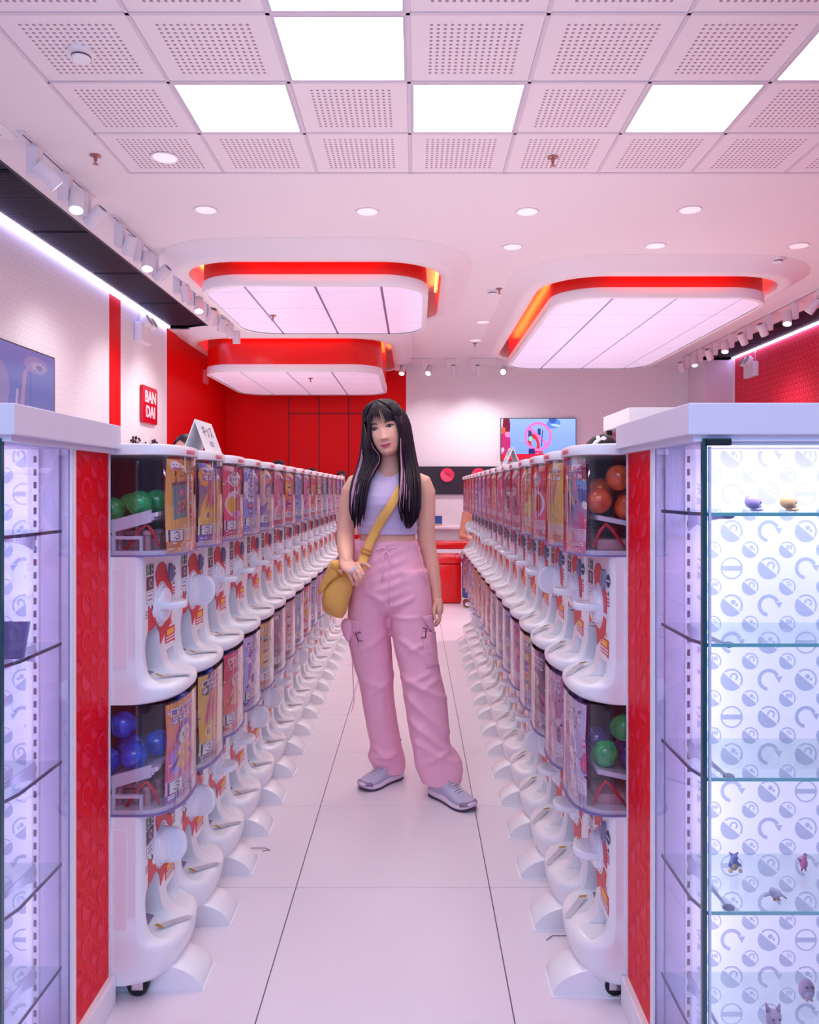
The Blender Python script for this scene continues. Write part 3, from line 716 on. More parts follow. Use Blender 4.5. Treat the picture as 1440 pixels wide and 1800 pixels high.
TL = [('f2a24a','f7b25c','d98a3a','3a8c8c e0406a f6d060','bag','orange'), ('5a50b0','f4b850','8a68c0','f2a040 e8d070 d04880','fruit','yellow and purple'),
      ('f06a86','e04868','c02850','f8b0c0 ffe0a0 8c3050','cone','pink dessert'), ('a8a0dc','8c98d8','6a70c0','e6e0f8 9090c8 e05080','rows','lavender blue'),
      ('f4b48c','a8b0e8','6c70c0','f8d8b0 e89870 a080c0','figure','peach'), ('f090a8','e86888','c03868','ffd0d8 f0b0c0 a04070','mix','pink'),
      ('f2a050','e05868','d04870','f8c860 b05090 f07050','rows','orange and rose'), ('88a8d8','a8b0e0','7080c0','f4f0f8 e0a0b0 6070b0','mix','pale blue'),
      ('e888a8','d070a0','b04880','f8c0d0 c090d0 f0a0a0','figure','mauve'), ('f07850','f0a878','c84040','f8d080 e05050 a06080','mix','red orange'),
      ('f0b8a0','e0a0b0','c07090','f8e0c0 d09090 b080b0','rows','salmon'), ('60b0c8','c0d0e8','4080b0','f0f0f0 e08090 50a0a0','mix','teal blue'),
      ('e8a0c0','c8a0d8','a070b0','f8d0e0 b090d0 e0b0a0','mix','rose and violet'), ('f0b0a0','a8b0e0','c07080','f8e0d0 9090c0 e09090','figure','peach and blue'),
      ('c0b0e8','b0b0e8','9080c0','f0e0f8 d0a0c0 a0a0d0','rows','pale violet'), ('a8b8e8','b8c0f0','8090c8','f0f0f8 c0a0d0 90a0d0','mix','light blue')]
BL = [('f0a050','d060b0','7a50a8','f8b860 f070a0 c090e0','figure','orange and violet'), ('f0c060','e8b050','504060','f8e090 c09030 605070','fruit','yellow'),
      ('e84868','f09060','d06050','f8b070 e04070 ffc090','figure','red and orange'), ('c8b8e8','b0a8e0','5848a0','e8e0f8 9080c0 7060b0','mix','lilac'),
      ('e8c060','a0c0d8','c08870','f0e0a0 70a0a8 e0a080','rows','cream and teal'), ('b890a8','a88098','704868','d8c0d0 906080 e0b0c0','mix','dusty mauve'),
      ('e8b0b0','d898a8','b06080','f8d8d8 c08090 e0a0a0','rows','dusty pink'), ('b0b8d8','a8b0d8','7078b0','e0e0f0 8890c0 d0a0b0','mix','grey blue')]
TR = [('6aa8dc','e8688c','d84878','f0a0b0 8c4060 4060a0 f0d060','mix','blue and pink'), ('f0b04c','e89050','d06848','f8d070 c05040 f0a080','fruit','golden yellow'),
      ('e83048','f07088','c82850','f8a080 ffd0c0 902040','cone','red dessert'), ('f09058','f0a868','d87050','f8d890 d05070 e0a0a0','rows','orange'),
      ('f08098','b04068','a03060','f8a0a8 f0c0d0 803050','figure','rose'), ('a83860','c87090','902850','f0e8e8 c090a0 602040','rows','maroon and white'),
      ('e878a0','d86898','c04880','f8c0d0 a04080 f090a0','mix','bright pink'), ('f09878','e88080','c85868','f8d8a0 d06080 f0b090','mix','coral'),
      ('e8506c','e07090','b83058','f8a0a0 ffd0d0 a04060','rows','crimson'), ('b088d0','c090d0','8858a8','e0c0f0 a070c0 f0a0c0','figure','violet'),
      ('c8a0e0','a890d8','7868b8','e8d0f8 9080c8 e0a0c0','mix','lavender'), ('9898d8','b8b0e8','6868b0','e8e8f8 c080a0 7080c0','rows','periwinkle'),
      ('f0806a','d88098','b84858','f8b090 e05050 a06080','mix','orange red'), ('c84870','b86090','902858','e8a0b0 a05080 f0c0d0','mix','wine'),
      ('e89078','c880a0','a04870','f8c0a0 d07090 a08090','figure','copper'), ('c06888','c890b8','8c3860','f0c0d0 b07090 905070','rows','plum')]
BR = [('d8c8e8','c0a8d0','9070a0','f0f0f8 8868a0 e0508c','mix','white and lilac'), ('e0a8c8','d0a0c8','9a5a90','f8e0f0 c070a0 f0d0e0','mix','pink and white'),
      ('7c3c60','5c3058','442048','c05080 a09090 503050','figure','dark maroon'), ('f0b868','c0a0c8','5a5098','f8e090 e09070 8080c0','rows','yellow and blue'),
      ('e080b0','d890c0','a04880','f8c0e0 b060a0 f0a0b0','mix','magenta'), ('a8a0d8','b0a8e0','6860a0','e0e0f8 c09060 8880b8','rows','grey lilac'),
      ('e0a0c0','a8b0d8','8068a0','f8d8e8 90a0d0 d080a0','mix','pink and grey'), ('d8c0a8','c0b0d8','907090','f0e0d0 a090c0 c08080','figure','beige and lilac')]
BL = BL+[tuple(list(TL[(k*5+2) % 16][:5])+[TL[(k*5+2) % 16][5]+' faded']) for k in range(8)]
BR = BR+[tuple(list(TR[(k*5+2) % 16][:5])+[TR[(k*5+2) % 16][5]+' faded']) for k in range(8)]
rk = random.Random(3)
capsule_spots = []
def machine(side, level, k, pd):
    sx = 1 if side == 'left' else -1
    X = -0.575 if side == 'left' else 0.386
    Yc = 1.88+0.1415+0.288*k; z0 = 0.715 if level == 0 else 0.042
    row = 'left' if side == 'left' else 'right'
    lab = '%s white capsule machine, %s from the front in the %s row, %s poster' % ('upper' if level == 0 else 'lower', ordn(k), row, pd[5].replace(' faded', ''))
    t = empty('capsule_machine', (X, Yc, z0), 0 if sx > 0 else PI, lab, 'vending machine', 'capsule machines in two facing rows')
    inst('body', BODY[level], t); inst('window', WIN[level], t); inst('window_sill', SEAM[level], t); inst('inner_floor', FPAN[level], t)
    inst('inner_panel', PART[(level, sx)], t)
    if level == 0:
        o = inst('lid', LID, t); inst('lettering', LIDTXT[sx], o)
    if k < 5: inst('capsule_chute', CHUTE[level], t); inst('mechanism', MECHM[level], t)
    if k < 2:
        o = inst('lever', ARM[level], t); 
        if sx < 0: o.scale = (1, -1, 1)
    inst('front_print', PRINT[level], t); inst('coin_slot', COIN[level], t); inst('outlet_flap', FLAP[level], t)
    inst('warning_label', STICK[level], t)
    kn = inst('turn_knob', KNOB, t, (PX, 0.014, 0.221+(0.05 if level else 0)))
    g = 0
    if (side, level, k) in {('left', 0, 1), ('left', 1, 0), ('left', 1, 1), ('left', 1, 4), ('right', 0, 2)}: g = PI/2
    elif k > 2 and rk.random() < 0.18: g = PI/2
    elif k > 2: g = rk.uniform(-0.15, 0.15)
    inst('grip', GRIP, kn, rot=(g, 0, 0))
    if k == 0:
        o = inst('side_panel', SIDEP[level], t)
        if sx < 0: o.scale = (1, -1, 1)
    c = poster(hash((row, level, k)) & 0 or (k*7+level*3+(1 if sx > 0 else 2)), pd[0], pd[1], pd[2], pd[3].split(), k < 4, pd[4], 0.0 if sx > 0 else 0.27)
    link(bpy.data.objects.new('poster', poster_mesh(c, 0.05 if level else 0, k*1.3+level)), t)
    if level == 1:
        inst('stabilizer_foot', FOOT[sx], t, (0, 0, -z0))
        for cx, cy in ((-0.10, -sx*0.105), (-0.38, -sx*0.105)) if k == 0 else ():
            cst = empty('caster'); cst.parent = t; cst.location = (cx, cy, 0.0275-z0)
            inst('wheel', WHEEL, cst); inst('bracket', BRACK, cst, (0, 0, 0.004), (0, 0, 0))
        if k > 0:
            for cy in (-0.1, 0.1):
                cst = inst('caster', WHEEL, t, (-0.3, cy, 0.0275-z0))
    return t
for k in range(16):
    machine('left', 0, k, TL[k]); machine('left', 1, k, BL[k]); machine('right', 0, k, TR[k]); machine('right', 1, k, BR[k])
# capsules inside
def cap_mat(n, top, clear=(235, 230, 235)):
    m = bpy.data.materials.new(n); m.use_nodes = True; nt = m.node_tree; b = nt.nodes['Principled BSDF']
    b.inputs['Base Color'].default_value = lin(top); b.inputs['Roughness'].default_value = 0.12; b.inputs['Coat Weight'].default_value = 0.6
    tc = nt.nodes.new('ShaderNodeTexCoord'); nz = nt.nodes.new('ShaderNodeTexVoronoi'); nz.inputs['Scale'].default_value = 38
    nt.links.new(tc.outputs['Object'], nz.inputs['Vector'])
    mx = nt.nodes.new('ShaderNodeMix'); mx.data_type = 'RGBA'; c = lin(top); mx.inputs['A'].default_value = tuple(min(1, v*1.7+0.02) for v in c[:3])+(1,); mx.inputs['B'].default_value = tuple(v*0.55 for v in c[:3])+(1,)
    nt.links.new(nz.outputs['Distance'], mx.inputs['Factor']); nt.links.new(mx.outputs['Result'], b.inputs['Base Color']); return m
CM = {'green': cap_mat('capsule_green', (24, 156, 76)), 'blue': cap_mat('capsule_blue', (10, 76, 216)), 'orange': cap_mat('capsule_orange', (255, 84, 20)), 'purple': cap_mat('capsule_purple', (92, 50, 130)), 'lime': cap_mat('capsule_lime', (150, 190, 40))}
def capsule_mesh(r, mt):
    m = MB(); pr = [(0.001, -r)]
    for i in range(1, 12):
        a = -PI/2+PI*i/12; rr = r*math.cos(a); pr.append((rr, r*math.sin(a)))
        if i == 6: pr.append((r*1.035, 0.0)); pr.append((r*1.035, r*0.05)); pr.append((r, r*0.055))
    pr.append((0.001, r)); m.lathe(pr, 24); return m.mesh('toy_capsule', mt, angle=45)
def caps(side, level, k, spots, r, col):
    sx = 1 if side == 'left' else -1; X = -0.575 if side == 'left' else 0.386; Yc = 1.88+0.1415+0.288*k; z0 = 0.715 if level == 0 else 0.042
    zz, h = (0.355, 0.245) if level == 0 else (0.405, 0.268)
    for i, (lx, ly, up, cl) in enumerate(spots):
        cl = cl or col; ly = ly*sx; lz = chute_z(zz, h, lx)+r*1.06+up
        o = inst('toy_capsule', CAPM[(cl, r)] if (cl, r) in CAPM else CAPM.setdefault((cl, r), capsule_mesh(r, CM[cl])), None, (X+sx*lx, Yc+sx*ly, z0+lz), (rk.uniform(-1, 1), rk.uniform(-1, 1), 0))
        pos = ['at the front', 'beside the first', 'at the back', 'on top', 'beside the poster'][i % 5]
        tag(o, '%s toy capsule %s, %s %s row machine, %s from front' % (cl, pos, 'upper' if level == 0 else 'lower', side, ordn(k)), 'toy capsule', 'toy capsules inside the machines')
CAPM = {}
caps('left', 0, 0, [(-0.10, -0.095, 0.002, None), (-0.170, -0.09, 0, None), (-0.150, -0.02, 0.006, None), (-0.24, -0.06, 0, None), (-0.080, -0.025, 0.002, None)], 0.032, 'green')
caps('right', 0, 0, [(-0.066, -0.088, 0.002, None), (-0.136, -0.094, 0.0, None), (-0.115, -0.092, 0.068, None), (-0.085, -0.02, 0.03, None), (-0.155, -0.03, 0.01, None)], 0.0325, 'orange')
caps('left', 1, 0, [(-0.115, -0.095, 0.0, None), (-0.185, -0.09, 0, None), (-0.150, -0.02, 0.006, None), (-0.155, -0.06, 0.075, None), (-0.080, -0.025, 0.002, None)], 0.033, 'blue')
caps('right', 1, 0, [(-0.080, -0.095, 0.0, 'green'), (-0.150, -0.09, 0.0, 'purple'), (-0.13, -0.08, 0.07, 'green'), (-0.075, -0.025, 0.012, 'purple'), (-0.15, -0.02, 0.0, 'purple')], 0.032, 'green')
for k in (1, 2, 3): caps('left', 0, k, [(-0.095, -0.097, 0, None), (-0.13, -0.03, 0, None)], 0.029, ['green', 'lime', 'lime'][k-1])
for k in (1, 2, 3): caps('right', 0, k, [(-0.09, -0.098, 0, None), (-0.09, -0.095, 0.062, None)], 0.029, 'lime')
for k in (1, 2, 3): caps('left', 1, k, [(-0.095, -0.098, 0, None), (-0.09, -0.095, 0.062, None)], 0.029, ['blue', 'blue', 'purple'][k-1])
for k in (1, 2): caps('right', 1, k, [(-0.095, -0.098, 0, None), (-0.09, -0.095, 0.062, None)], 0.029, 'purple')
# ================= display cabinets =================
GLASS = clear_mat('display_glass', (245, 244, 250), 0.03, 0.4, 0.0)
SIDEG = clear_mat('side_glass', (226, 222, 242), 0.05, 0.30, 0.05, (200, 196, 232))
SHELFG = clear_mat('shelf_glass', (244, 251, 251), 0.03, 0.2, 0.0)
EDGE = mat('glass_edge_dark', (20, 74, 84), 0.15, coat=0.5)
EDGET = mat('glass_edge_teal', (120, 200, 200), 0.2, emit=0.12, ecol=(90, 190, 190), coat=0.4)
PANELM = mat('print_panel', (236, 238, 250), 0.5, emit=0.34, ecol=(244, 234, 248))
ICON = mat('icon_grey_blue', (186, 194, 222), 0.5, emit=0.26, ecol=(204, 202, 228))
REDP2 = mat('cabinet_red', (238, 0, 26), 0.45, spec=0.2)
ICONR = mat('icon_rose', (244, 40, 72), 0.45, spec=0.2)
LAV = mat('cabinet_lilac', (214, 204, 226), 0.4)
def icons(m, fn, u0, u1, v0, v1, cell, us=None, vs=None, i0=0):
    rnd = random.Random(11)
    def ringp(cx, cy, r0, r1, a0, a1, n=20):
        P = [(cx+r1*math.cos(math.radians(a0+(a1-a0)*i/n)), cy+r1*math.sin(math.radians(a0+(a1-a0)*i/n))) for i in range(n+1)]
        Q = [(cx+r0*math.cos(math.radians(a0+(a1-a0)*i/n)), cy+r0*math.sin(math.radians(a0+(a1-a0)*i/n))) for i in range(n+1)]
        for i in range(n): quad([P[i], P[i+1], Q[i+1], Q[i]])
    def quad(P):
        if not all(u0 <= p[0] <= u1 and v0 <= p[1] <= v1 for p in P): P = clip(list(P), u0, u1, v0, v1)
        if len(P) >= 3: m.add([fn(*p) for p in P], [tuple(range(len(P)))])
    def disc(cx, cy, r, a0=0, a1=360, n=20):
        P = [(cx+r*math.cos(math.radians(a0+(a1-a0)*i/n)), cy+r*math.sin(math.radians(a0+(a1-a0)*i/n))) for i in range(n+1)]
        quad(P)
    def icon(cx, cy, r, kind, var):
        if kind == 0:     # half filled capsule with a motif
            disc(cx, cy, r, 140, 320); ringp(cx, cy, r*0.84, r, -32, 132)
            if var == 0:
                for a in (45, 225): pass
                for dx in (-0.1, 0.15, 0.4): quad([(cx+r*dx, cy+r*0.05), (cx+r*(dx+0.13), cy+r*0.05), (cx+r*(dx+0.13), cy+r*0.6), (cx+r*dx, cy+r*0.6)])
                quad([(cx-r*0.15, cy+r*0.27), (cx+r*0.6, cy+r*0.27), (cx+r*0.6, cy+r*0.38), (cx-r*0.15, cy+r*0.38)])
            elif var == 1: ringp(cx+r*0.2, cy+r*0.25, r*0.2, r*0.36, -60, 200)
            elif var == 2:
                ringp(cx-r*0.05, cy-r*0.0, r*0.5, r*0.62, 10, 90, 8); ringp(cx-r*0.05, cy, r*0.26, r*0.38, 10, 90, 8)
            else:
                disc(cx+r*0.15, cy+r*0.3, r*0.22, n=10); disc(cx+r*0.45, cy+r*0.05, r*0.14, n=8)
        elif kind == 1:   # open turning arrow
            ringp(cx, cy, r*0.68, r, 25, 262, 24)
            quad([(cx+r*0.55, cy+r*0.3), (cx+r*1.22, cy+r*0.3), (cx+r*0.95, cy-r*0.28)])
        else:             # circle with a bar
            ringp(cx, cy, r*0.86, r, 0, 360, 28); quad([(cx-r*0.86, cy-r*0.22), (cx+r*0.86, cy-r*0.22), (cx+r*0.86, cy+r*0.22), (cx-r*0.86, cy+r*0.22)])
    j = 0; v = v1+0.01 if vs is None else vs
    while v > v0-cell:
        i = i0; u = us if us is not None else u0-cell*0.3
        while u < u1+cell:
            kd = 0 if (i-1+j) % 2 == 0 else (1 if i % 2 == 0 or ((i-1)//2+(j-1)//2) % 2 == 0 else 2)
            icon(u, v, cell*0.3, kd, (i*3+j) % 4)
            icon(u-cell*0.5, v-cell*0.5, cell*0.225, 0, (i+2*j+1) % 4)
            u += cell; i += 1
        v -= cell; j += 1
for side, sx, XS, zsh in (('left', -1, -0.7316, [1.148, 0.914, 0.668, 0.455, 0.24]), ('right', 1, 0.508, [1.19, 0.955, 0.714, 0.474, 0.228])):
    YF, YG, YBK = 1.388, 1.665, 1.878
    t = empty('display_cabinet', (XS+sx*0.5, 1.6, 0), 0, 'tall white and red glass display cabinet before the %s machine row' % ('left' if sx < 0 else 'right'), 'display cabinet', 'glass display cabinets')
    ox, oy = XS+sx*0.5, 1.6
    XO = XS+sx*1.0
    def B(name, mt, x0, x1, y0, y1, z0, z1, par=t, r=0.0):
        m = MB(); a, b = sorted((XS+sx*x0-ox, XS+sx*x1-ox))
        (m.bbox(a, b, y0-oy, y1-oy, z0, z1, r) if r else m.box(a, b, y0-oy, y1-oy, z0, z1)); return m.build(name, mt, par)
    B('top_fascia', mat('fascia_white', (232, 226, 240), 0.4), -0.028, 1.03, 1.378, 1.878, 1.328, 1.384, r=0.0025)
    B('fascia_ledge', MATS['fascia_white'], -0.016, 1.0, 1.39, 1.878, 1.317, 1.329)
    B('red_panel', REDP2, 0, 0.02, YG+0.022, YBK-0.006, 0.07, 1.317)
    B('panel_trim', WHITE, -0.003, 0.02, YBK-0.006, YBK, 0.07, 1.317); B('panel_trim', WHITE, -0.003, 0.02, YG, YG+0.022, 0.02, 1.317)
    B('plinth', WHITE, -0.016, 1.0, 1.46, 1.8785, 0, 0.07, r=0.003)
    B('back_board', LAV, 0.02, 1.0, 1.655, YG, 0.07, 1.317)
    B('end_board', LAV, 0.99, 1.0, 1.40, 1.655, 0.07, 1.317)
    B('bottom_board', LAV, 0.006, 0.99, 1.40, 1.655, 0.07, 0.085)
    # icons on red panel
    m = MB(); icons(m, lambda u, v: (XS-sx*0.0006-ox, YG+0.022+u-oy, v), 0.0, YBK-0.006-YG-0.022, 0.075, 1.31, 0.085)
    m.build('panel_print', ICONR, t)
    # printed back panel with rounded inner edge
    x0 = 0.074
    P = [(x0, 0.012), (x0+0.001, 0.006), (x0+0.004, 0.002), (x0+0.010, 0), (0.985, 0), (0.985, 0.014), (x0, 0.014)]
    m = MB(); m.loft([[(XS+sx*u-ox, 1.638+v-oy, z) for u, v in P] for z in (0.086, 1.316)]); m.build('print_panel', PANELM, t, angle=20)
    m = MB(); icons(m, lambda u, v: (XS+sx*u-ox if True else 0, 1.6374-oy, v), x0+0.006, 0.60, 0.09, 1.312, 0.0775, 0.0745 if sx > 0 else 0.086, 1.300, 0 if sx > 0 else 3)
    if sx < 0: pass
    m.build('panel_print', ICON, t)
    o = B('shelf_standard', WHITE, 0.058, 0.072, 1.645, 1.655, 0.086, 1.316)
    m = MB()
    z = 0.10
    while z < 1.30: a, b = sorted((XS+sx*0.062-ox, XS+sx*0.068-ox)); m.box(a, b, 1.6445-oy, 1.6452-oy, z, z+0.014); z += 0.027
    sl = m.build('slot', mat('slot_dark', (96, 66, 92), 0.6), o); sl['kind'] = 'stuff'
    # glass
    B('side_glass', SIDEG, 0.001, 0.004, YF+0.009, YG, 0.03, 1.317); B('glass_edge', EDGE, 0, 0.0085, YF, YF+0.009, 0.03, 1.322)
    B('door_glass', GLASS, 0.016, 0.99, YF+0.001, YF+0.004, 0.03, 1.308); B('door_edge', mat('edge_pale', (200, 210, 235), 0.2), 0.012, 0.016, YF+0.0005, YF+0.0055, 0.03, 1.308)
    B('door_hinge', BLACKP, 0.006, 0.050, YF-0.006, YF+0.012, 1.309, 1.322, r=0.0025)
    B('door_rail', WHITE, 0.01, 0.99, YF+0.010, YF+0.03, 1.311, 1.317)
    B('led_strip', mat('cabinet_led', (235, 240, 255), 0.5, emit=3, ecol=(215, 212, 255)), 0.03, 0.98, 1.44, 1.455, 1.31, 1.316)
    for i, z in enumerate(zsh):
        m = MB(); q = [(0.006, 1.634), (0.006, 1.46), (0.018, YF+0.022), (0.985, YF+0.022), (0.985, 1.634)]
        m.prism(q, lambda u, v: (XS+sx*u-ox, v-oy, z-0.006), lambda u, v: (XS+sx*u-ox, v-oy, z)); sh = m.build('glass_shelf', SHELFG, t)
        m = MB(); a, b = sorted((XS+sx*0.018-ox, XS+sx*0.985-ox)); m.box(a, b, YF+0.0205-oy, YF+0.022-oy, z-0.0062, z+0.0002); m.build('shelf_edge', EDGET, sh)
        m = MB(); e2 = [(0.004, 1.634), (0.004, 1.46), (0.0165, YF+0.0212), (0.018, YF+0.0212), (0.0065, 1.46), (0.0065, 1.634)]
        m.prism(e2, lambda u, v: (XS+sx*u-ox, v-oy, z-0.0062), lambda u, v: (XS+sx*u-ox, v-oy, z+0.0002)); m.build('side_edge', mat('edge_grey', (110, 116, 140), 0.25), sh)
        br = [(1.645, z-0.045), (1.60, z-0.030), (1.54, z-0.019), (1.48, z-0.014), (1.43, z-0.0125), (1.43, z-0.0065), (1.645, z-0.0065)]
        xx = XS+sx*0.065-ox
        m = MB(); m.prism(br, lambda u, v: (xx-0.0012, u-oy, v), lambda u, v: (xx+0.0012, u-oy, v)); b_o = m.build('shelf_bracket', mat('bracket_lilac', (196, 192, 220), 0.35, metal=0.3), t)
        m = MB(); m.sphere((xx, 1.435-oy, z-0.0068), 0.010, 12, (1.1, 1.0, 0.55)); m.build('rubber_pad', mat('pad_grey', (130, 122, 160), 0.4), b_o, smooth=True)
    area('cabinet_light', (XS+sx*0.5, 1.47, 1.305), (math.radians(22), 0, 0), 0.9, 0.04, 1.6, (0.97, 0.93, 1.0))
    area('cabinet_light', (XS+sx*0.03, 1.56, 0.7), (math.radians(90), 0, math.radians(-60*sx)), 0.03, 1.15, 0.7, (0.97, 0.93, 1.0))
# --- figurines ---
def at(x, y, Y): a, b = px(x, y, Y); return Vector((a, Y, b))
def skull(name, x, zsh, rgb, lab):
    X = (x-730)*1.52/F
    t = empty(name, (X, 1.52, zsh), 0, lab, 'figurine', 'small figurines in the right cabinet')
    mt = mat('resin_'+name+lab.split()[1], rgb, 0.25, sss=0.3)
    m = MB(); m.sphere((-0.002, 0, 0.0185), 0.0145, 18, (1.05, 0.9, 1.0)); m.sphere((0.006, 0, 0.010), 0.0085, 12, (1.1, 0.9, 0.8)); m.box(-0.004, 0.012, -0.006, 0.006, 0, 0.006)
    m.build('cranium', mt, t, smooth=True)
    m = MB(); m.box(0.003, 0.0165, -0.0055, 0.0055, 0.0005, 0.0045); m.build('jaw', mt, t)
    for sy in (-1, 1):
        m = MB(); m.sphere((0.0105, sy*0.0052, 0.0165), 0.0032, 8); m.build('eye_socket', mat('socket', (110, 90, 120), 0.5), t, smooth=True)
skull('skull_figurine', 1325, 1.19, (168, 156, 206), 'tiny lavender skull figurine on the top glass shelf of the right cabinet')
skull('skull_figurine', 1387, 1.19, (214, 176, 120), 'tiny amber skull figurine on the top glass shelf of the right cabinet')
def critter(name, x, y, Yd, zsh, lab, parts, s=1.0, rz=0):
    X = (x-730)*Yd/F
    t = empty(name, (X, Yd, zsh), rz, lab, 'figurine', 'small figurines in the right cabinet')
    for pn, rgb, shapes in parts:
        m = MB()
        for sh in shapes:
            if sh[0] == 's': m.sphere([q*s for q in sh[1]], sh[2]*s, 14, sh[3] if len(sh) > 3 else (1, 1, 1))
            elif sh[0] == 'c': 
                a, b = Vector(sh[1])*s, Vector(sh[2])*s; m.tube([a, a.lerp(b, .5), b], [sh[3]*s, (sh[3]+sh[4])/2*s, sh[4]*s], 10)
        m.build(pn, mat('toy_%d_%d_%d' % rgb, rgb, 0.35), t, smooth=True)
critter('dragon_figurine', 1290, 1538, 1.56, 0.474, 'tiny grey blue seated dragon figurine on fourth glass shelf of right cabinet',
    [('torso', (98, 116, 176), [('s', (0, 0, .013), .010, (1, .8, 1.2)), ('s', (0, -.003, .027), .0075), ('c', (.006, 0, .018), (.012, -.006, .012), .003, .002), ('c', (-.006, 0, .018), (-.012, -.006, .012), .003, .002)]),
     ('belly', (206, 170, 130), [('s', (0, -.005, .011), .0065, (1, .7, 1.1))]), ('foot', (206, 170, 130), [('s', (-.010, -.008, .0035), .0038, (1, 1.5, .8))]), ('foot', (206, 170, 130), [('s', (.010, -.008, .0035), .0038, (1, 1.5, .8))]),
     ('ear', (98, 116, 176), [('c', (-.004, 0, .032), (-.009, 0, .037), .003, .001)]), ('ear', (98, 116, 176), [('c', (.004, 0, .032), (.009, 0, .037), .003, .001)])])
critter('bird_figurine', 1413, 1535, 1.56, 0.474, 'tiny pink standing bird figurine on fourth glass shelf of right cabinet',
    [('torso', (226, 110, 160), [('s', (0, 0, .015), .008, (1, .8, 1.4)), ('s', (.001, -.001, .027), .005)]), ('wing', (196, 84, 140), [('c', (-.006, 0, .02), (-.012, 0, .026), .003, .001)]), ('leg', (196, 84, 140), [('c', (-.003, 0, .006), (-.004, 0, 0), .0018, .0018)]), ('leg', (196, 84, 140), [('c', (.003, 0, .006), (.004, 0, 0), .0018, .0018)]), ('head_crest', (140, 130, 170), [('s', (.003, 0, .032), .0035)])])
critter('gull_figurine', 1363, 1590, 1.45, 0.474, 'tiny white gull figurine with spread wings on fourth glass shelf of right cabinet',
    [('torso', (226, 220, 236), [('s', (0, 0, .012), .010, (1.2, .9, .8)), ('s', (-.005, -.003, .017), .007)]), ('wing', (226, 220, 236), [('c', (.004, 0, .014), (.019, 0, .004), .004, .0015)]), ('wing', (226, 220, 236), [('c', (-.006, 0, .014), (-.02, 0, .006), .004, .0015)]), ('wing_tip', (70, 60, 110), [('c', (.016, 0, .006), (.021, 0, .002), .002, .001)]), ('foot', (230, 140, 90), [('s', (-.003, -.004, .003), .0032)]), ('foot', (230, 140, 90), [('s', (.004, -.004, .003), .0032)])])
critter('puppy_figurine', 1358, 1772, 1.46, 0.228, 'tiny pale pink puppy figurine with upright ears on the lowest glass shelf in view',
    [('torso', (226, 200, 214), [('s', (0, .002, .011), .011, (.9, 1, 1))]), ('head', (230, 206, 220), [('s', (0, -.005, .026), .0125, (1.1, .9, .95)), ('s', (.002, -.015, .021), .006)]), ('ear', (206, 160, 184), [('c', (-.008, -.003, .034), (-.013, -.002, .048), .005, .001)]), ('ear', (206, 160, 184), [('c', (.008, -.003, .034), (.012, -.002, .046), .005, .001)]), ('eye', (60, 50, 80), [('s', (-.005, -.016, .027), .0018)]), ('eye', (60, 50, 80), [('s', (.006, -.016, .027), .0018)])], 1.05)
critter('owl_figurine', 1418, 1748, 1.55, 0.228, 'tiny mauve owl figurine behind the puppy on the lowest glass shelf in view',
    [('torso', (186, 160, 190), [('s', (0, 0, .017), .0165, (.95, .8, 1.25))]), ('belly', (214, 196, 214), [('s', (0, -.006, .013), .0115, (.9, .7, 1.1))]), ('eye', (80, 60, 96), [('s', (-.005, -.0125, .028), .0028)]), ('eye', (80, 60, 96), [('s', (.006, -.0125, .028), .0028)]), ('beak', (220, 180, 120), [('s', (.0005, -.0145, .024), .002)]), ('foot', (220, 180, 160), [('s', (-.004, -.010, .002), .003)]), ('foot', (220, 180, 160), [('s', (.005, -.010, .002), .003)])])
t = empty('price_card', (-0.745, 1.47, 0.914), 0, 'small lavender card standing on second glass shelf of left cabinet', 'card')
m = MB(); m.add([(-0.035, 0, 0), (0.012, 0, 0), (0.017, 0.014, 0.068), (-0.035, 0.014, 0.068)], [(0, 1, 2, 3)]); m.add([(-0.035, 0.0015, 0), (0.012, 0.0015, 0), (0.017, 0.0155, 0.068), (-0.035, 0.0155, 0.068)], [(3, 2, 1, 0)])
m.build('card', mat('card_lilac', (150, 140, 190), 0.4), t)

# ================= folded tent signs on the machines =================
def tent(X, Y, L, W, Hh, lab, sgn):
    z = 1.3425+0.001
    t = empty('tent_sign', (X, Y, z+0.0), 0, lab, 'sign', 'folded white signs on the machines')
    for s, nm in ((1, 'panel'), (-1, 'panel')):
        m = MB(); th = 0.0025
        m.add([(s*W, 0, 0), (s*W, L, 0), (0, L, Hh), (0, 0, Hh), (s*(W-th), 0, 0), (s*(W-th), L, 0), (0, L, Hh-th*3), (0, 0, Hh-th*3)], [(0,1,2,3),(7,6,5,4),(0,3,7,4),(1,5,6,2),(0,4,5,1),(3,2,6,7)])
        o = m.build(nm, mat('sign_white', (240, 236, 242), 0.45), t)
        if s == sgn:
            for body, size, zc in (('キッズ', 0.040, 0.062), ('KIDS', 0.022, 0.026)):
                me = text_mesh(body, size, 0.0).copy(); ca = Vector((s*W, 0, -Hh)).normalized()
                for v in me.vertices:
                    # text runs away from its reader's left
                    u = (L/2+v.co.x) if s > 0 else (L/2-v.co.x)
                    hh = zc+v.co.y; f = 1-hh/Hh
                    v.co = (s*(W*f+0.0010), u, hh+0.0004)
                me.materials.clear(); me.materials.append(mat('sign_ink', (70, 60, 84), 0.5)); inst('lettering', me, o)
tent(-0.645, 2.295, 0.19, 0.035, 0.096, 'white folded sign with Japanese lettering on top of the left machine row', 1)
tent(0.452, 3.62, 0.19, 0.035, 0.088, 'white folded sign standing on top of the right machine row', -1)

# ================= wall things =================
def sign_poly(name, mt, poly, t, X, th): pass
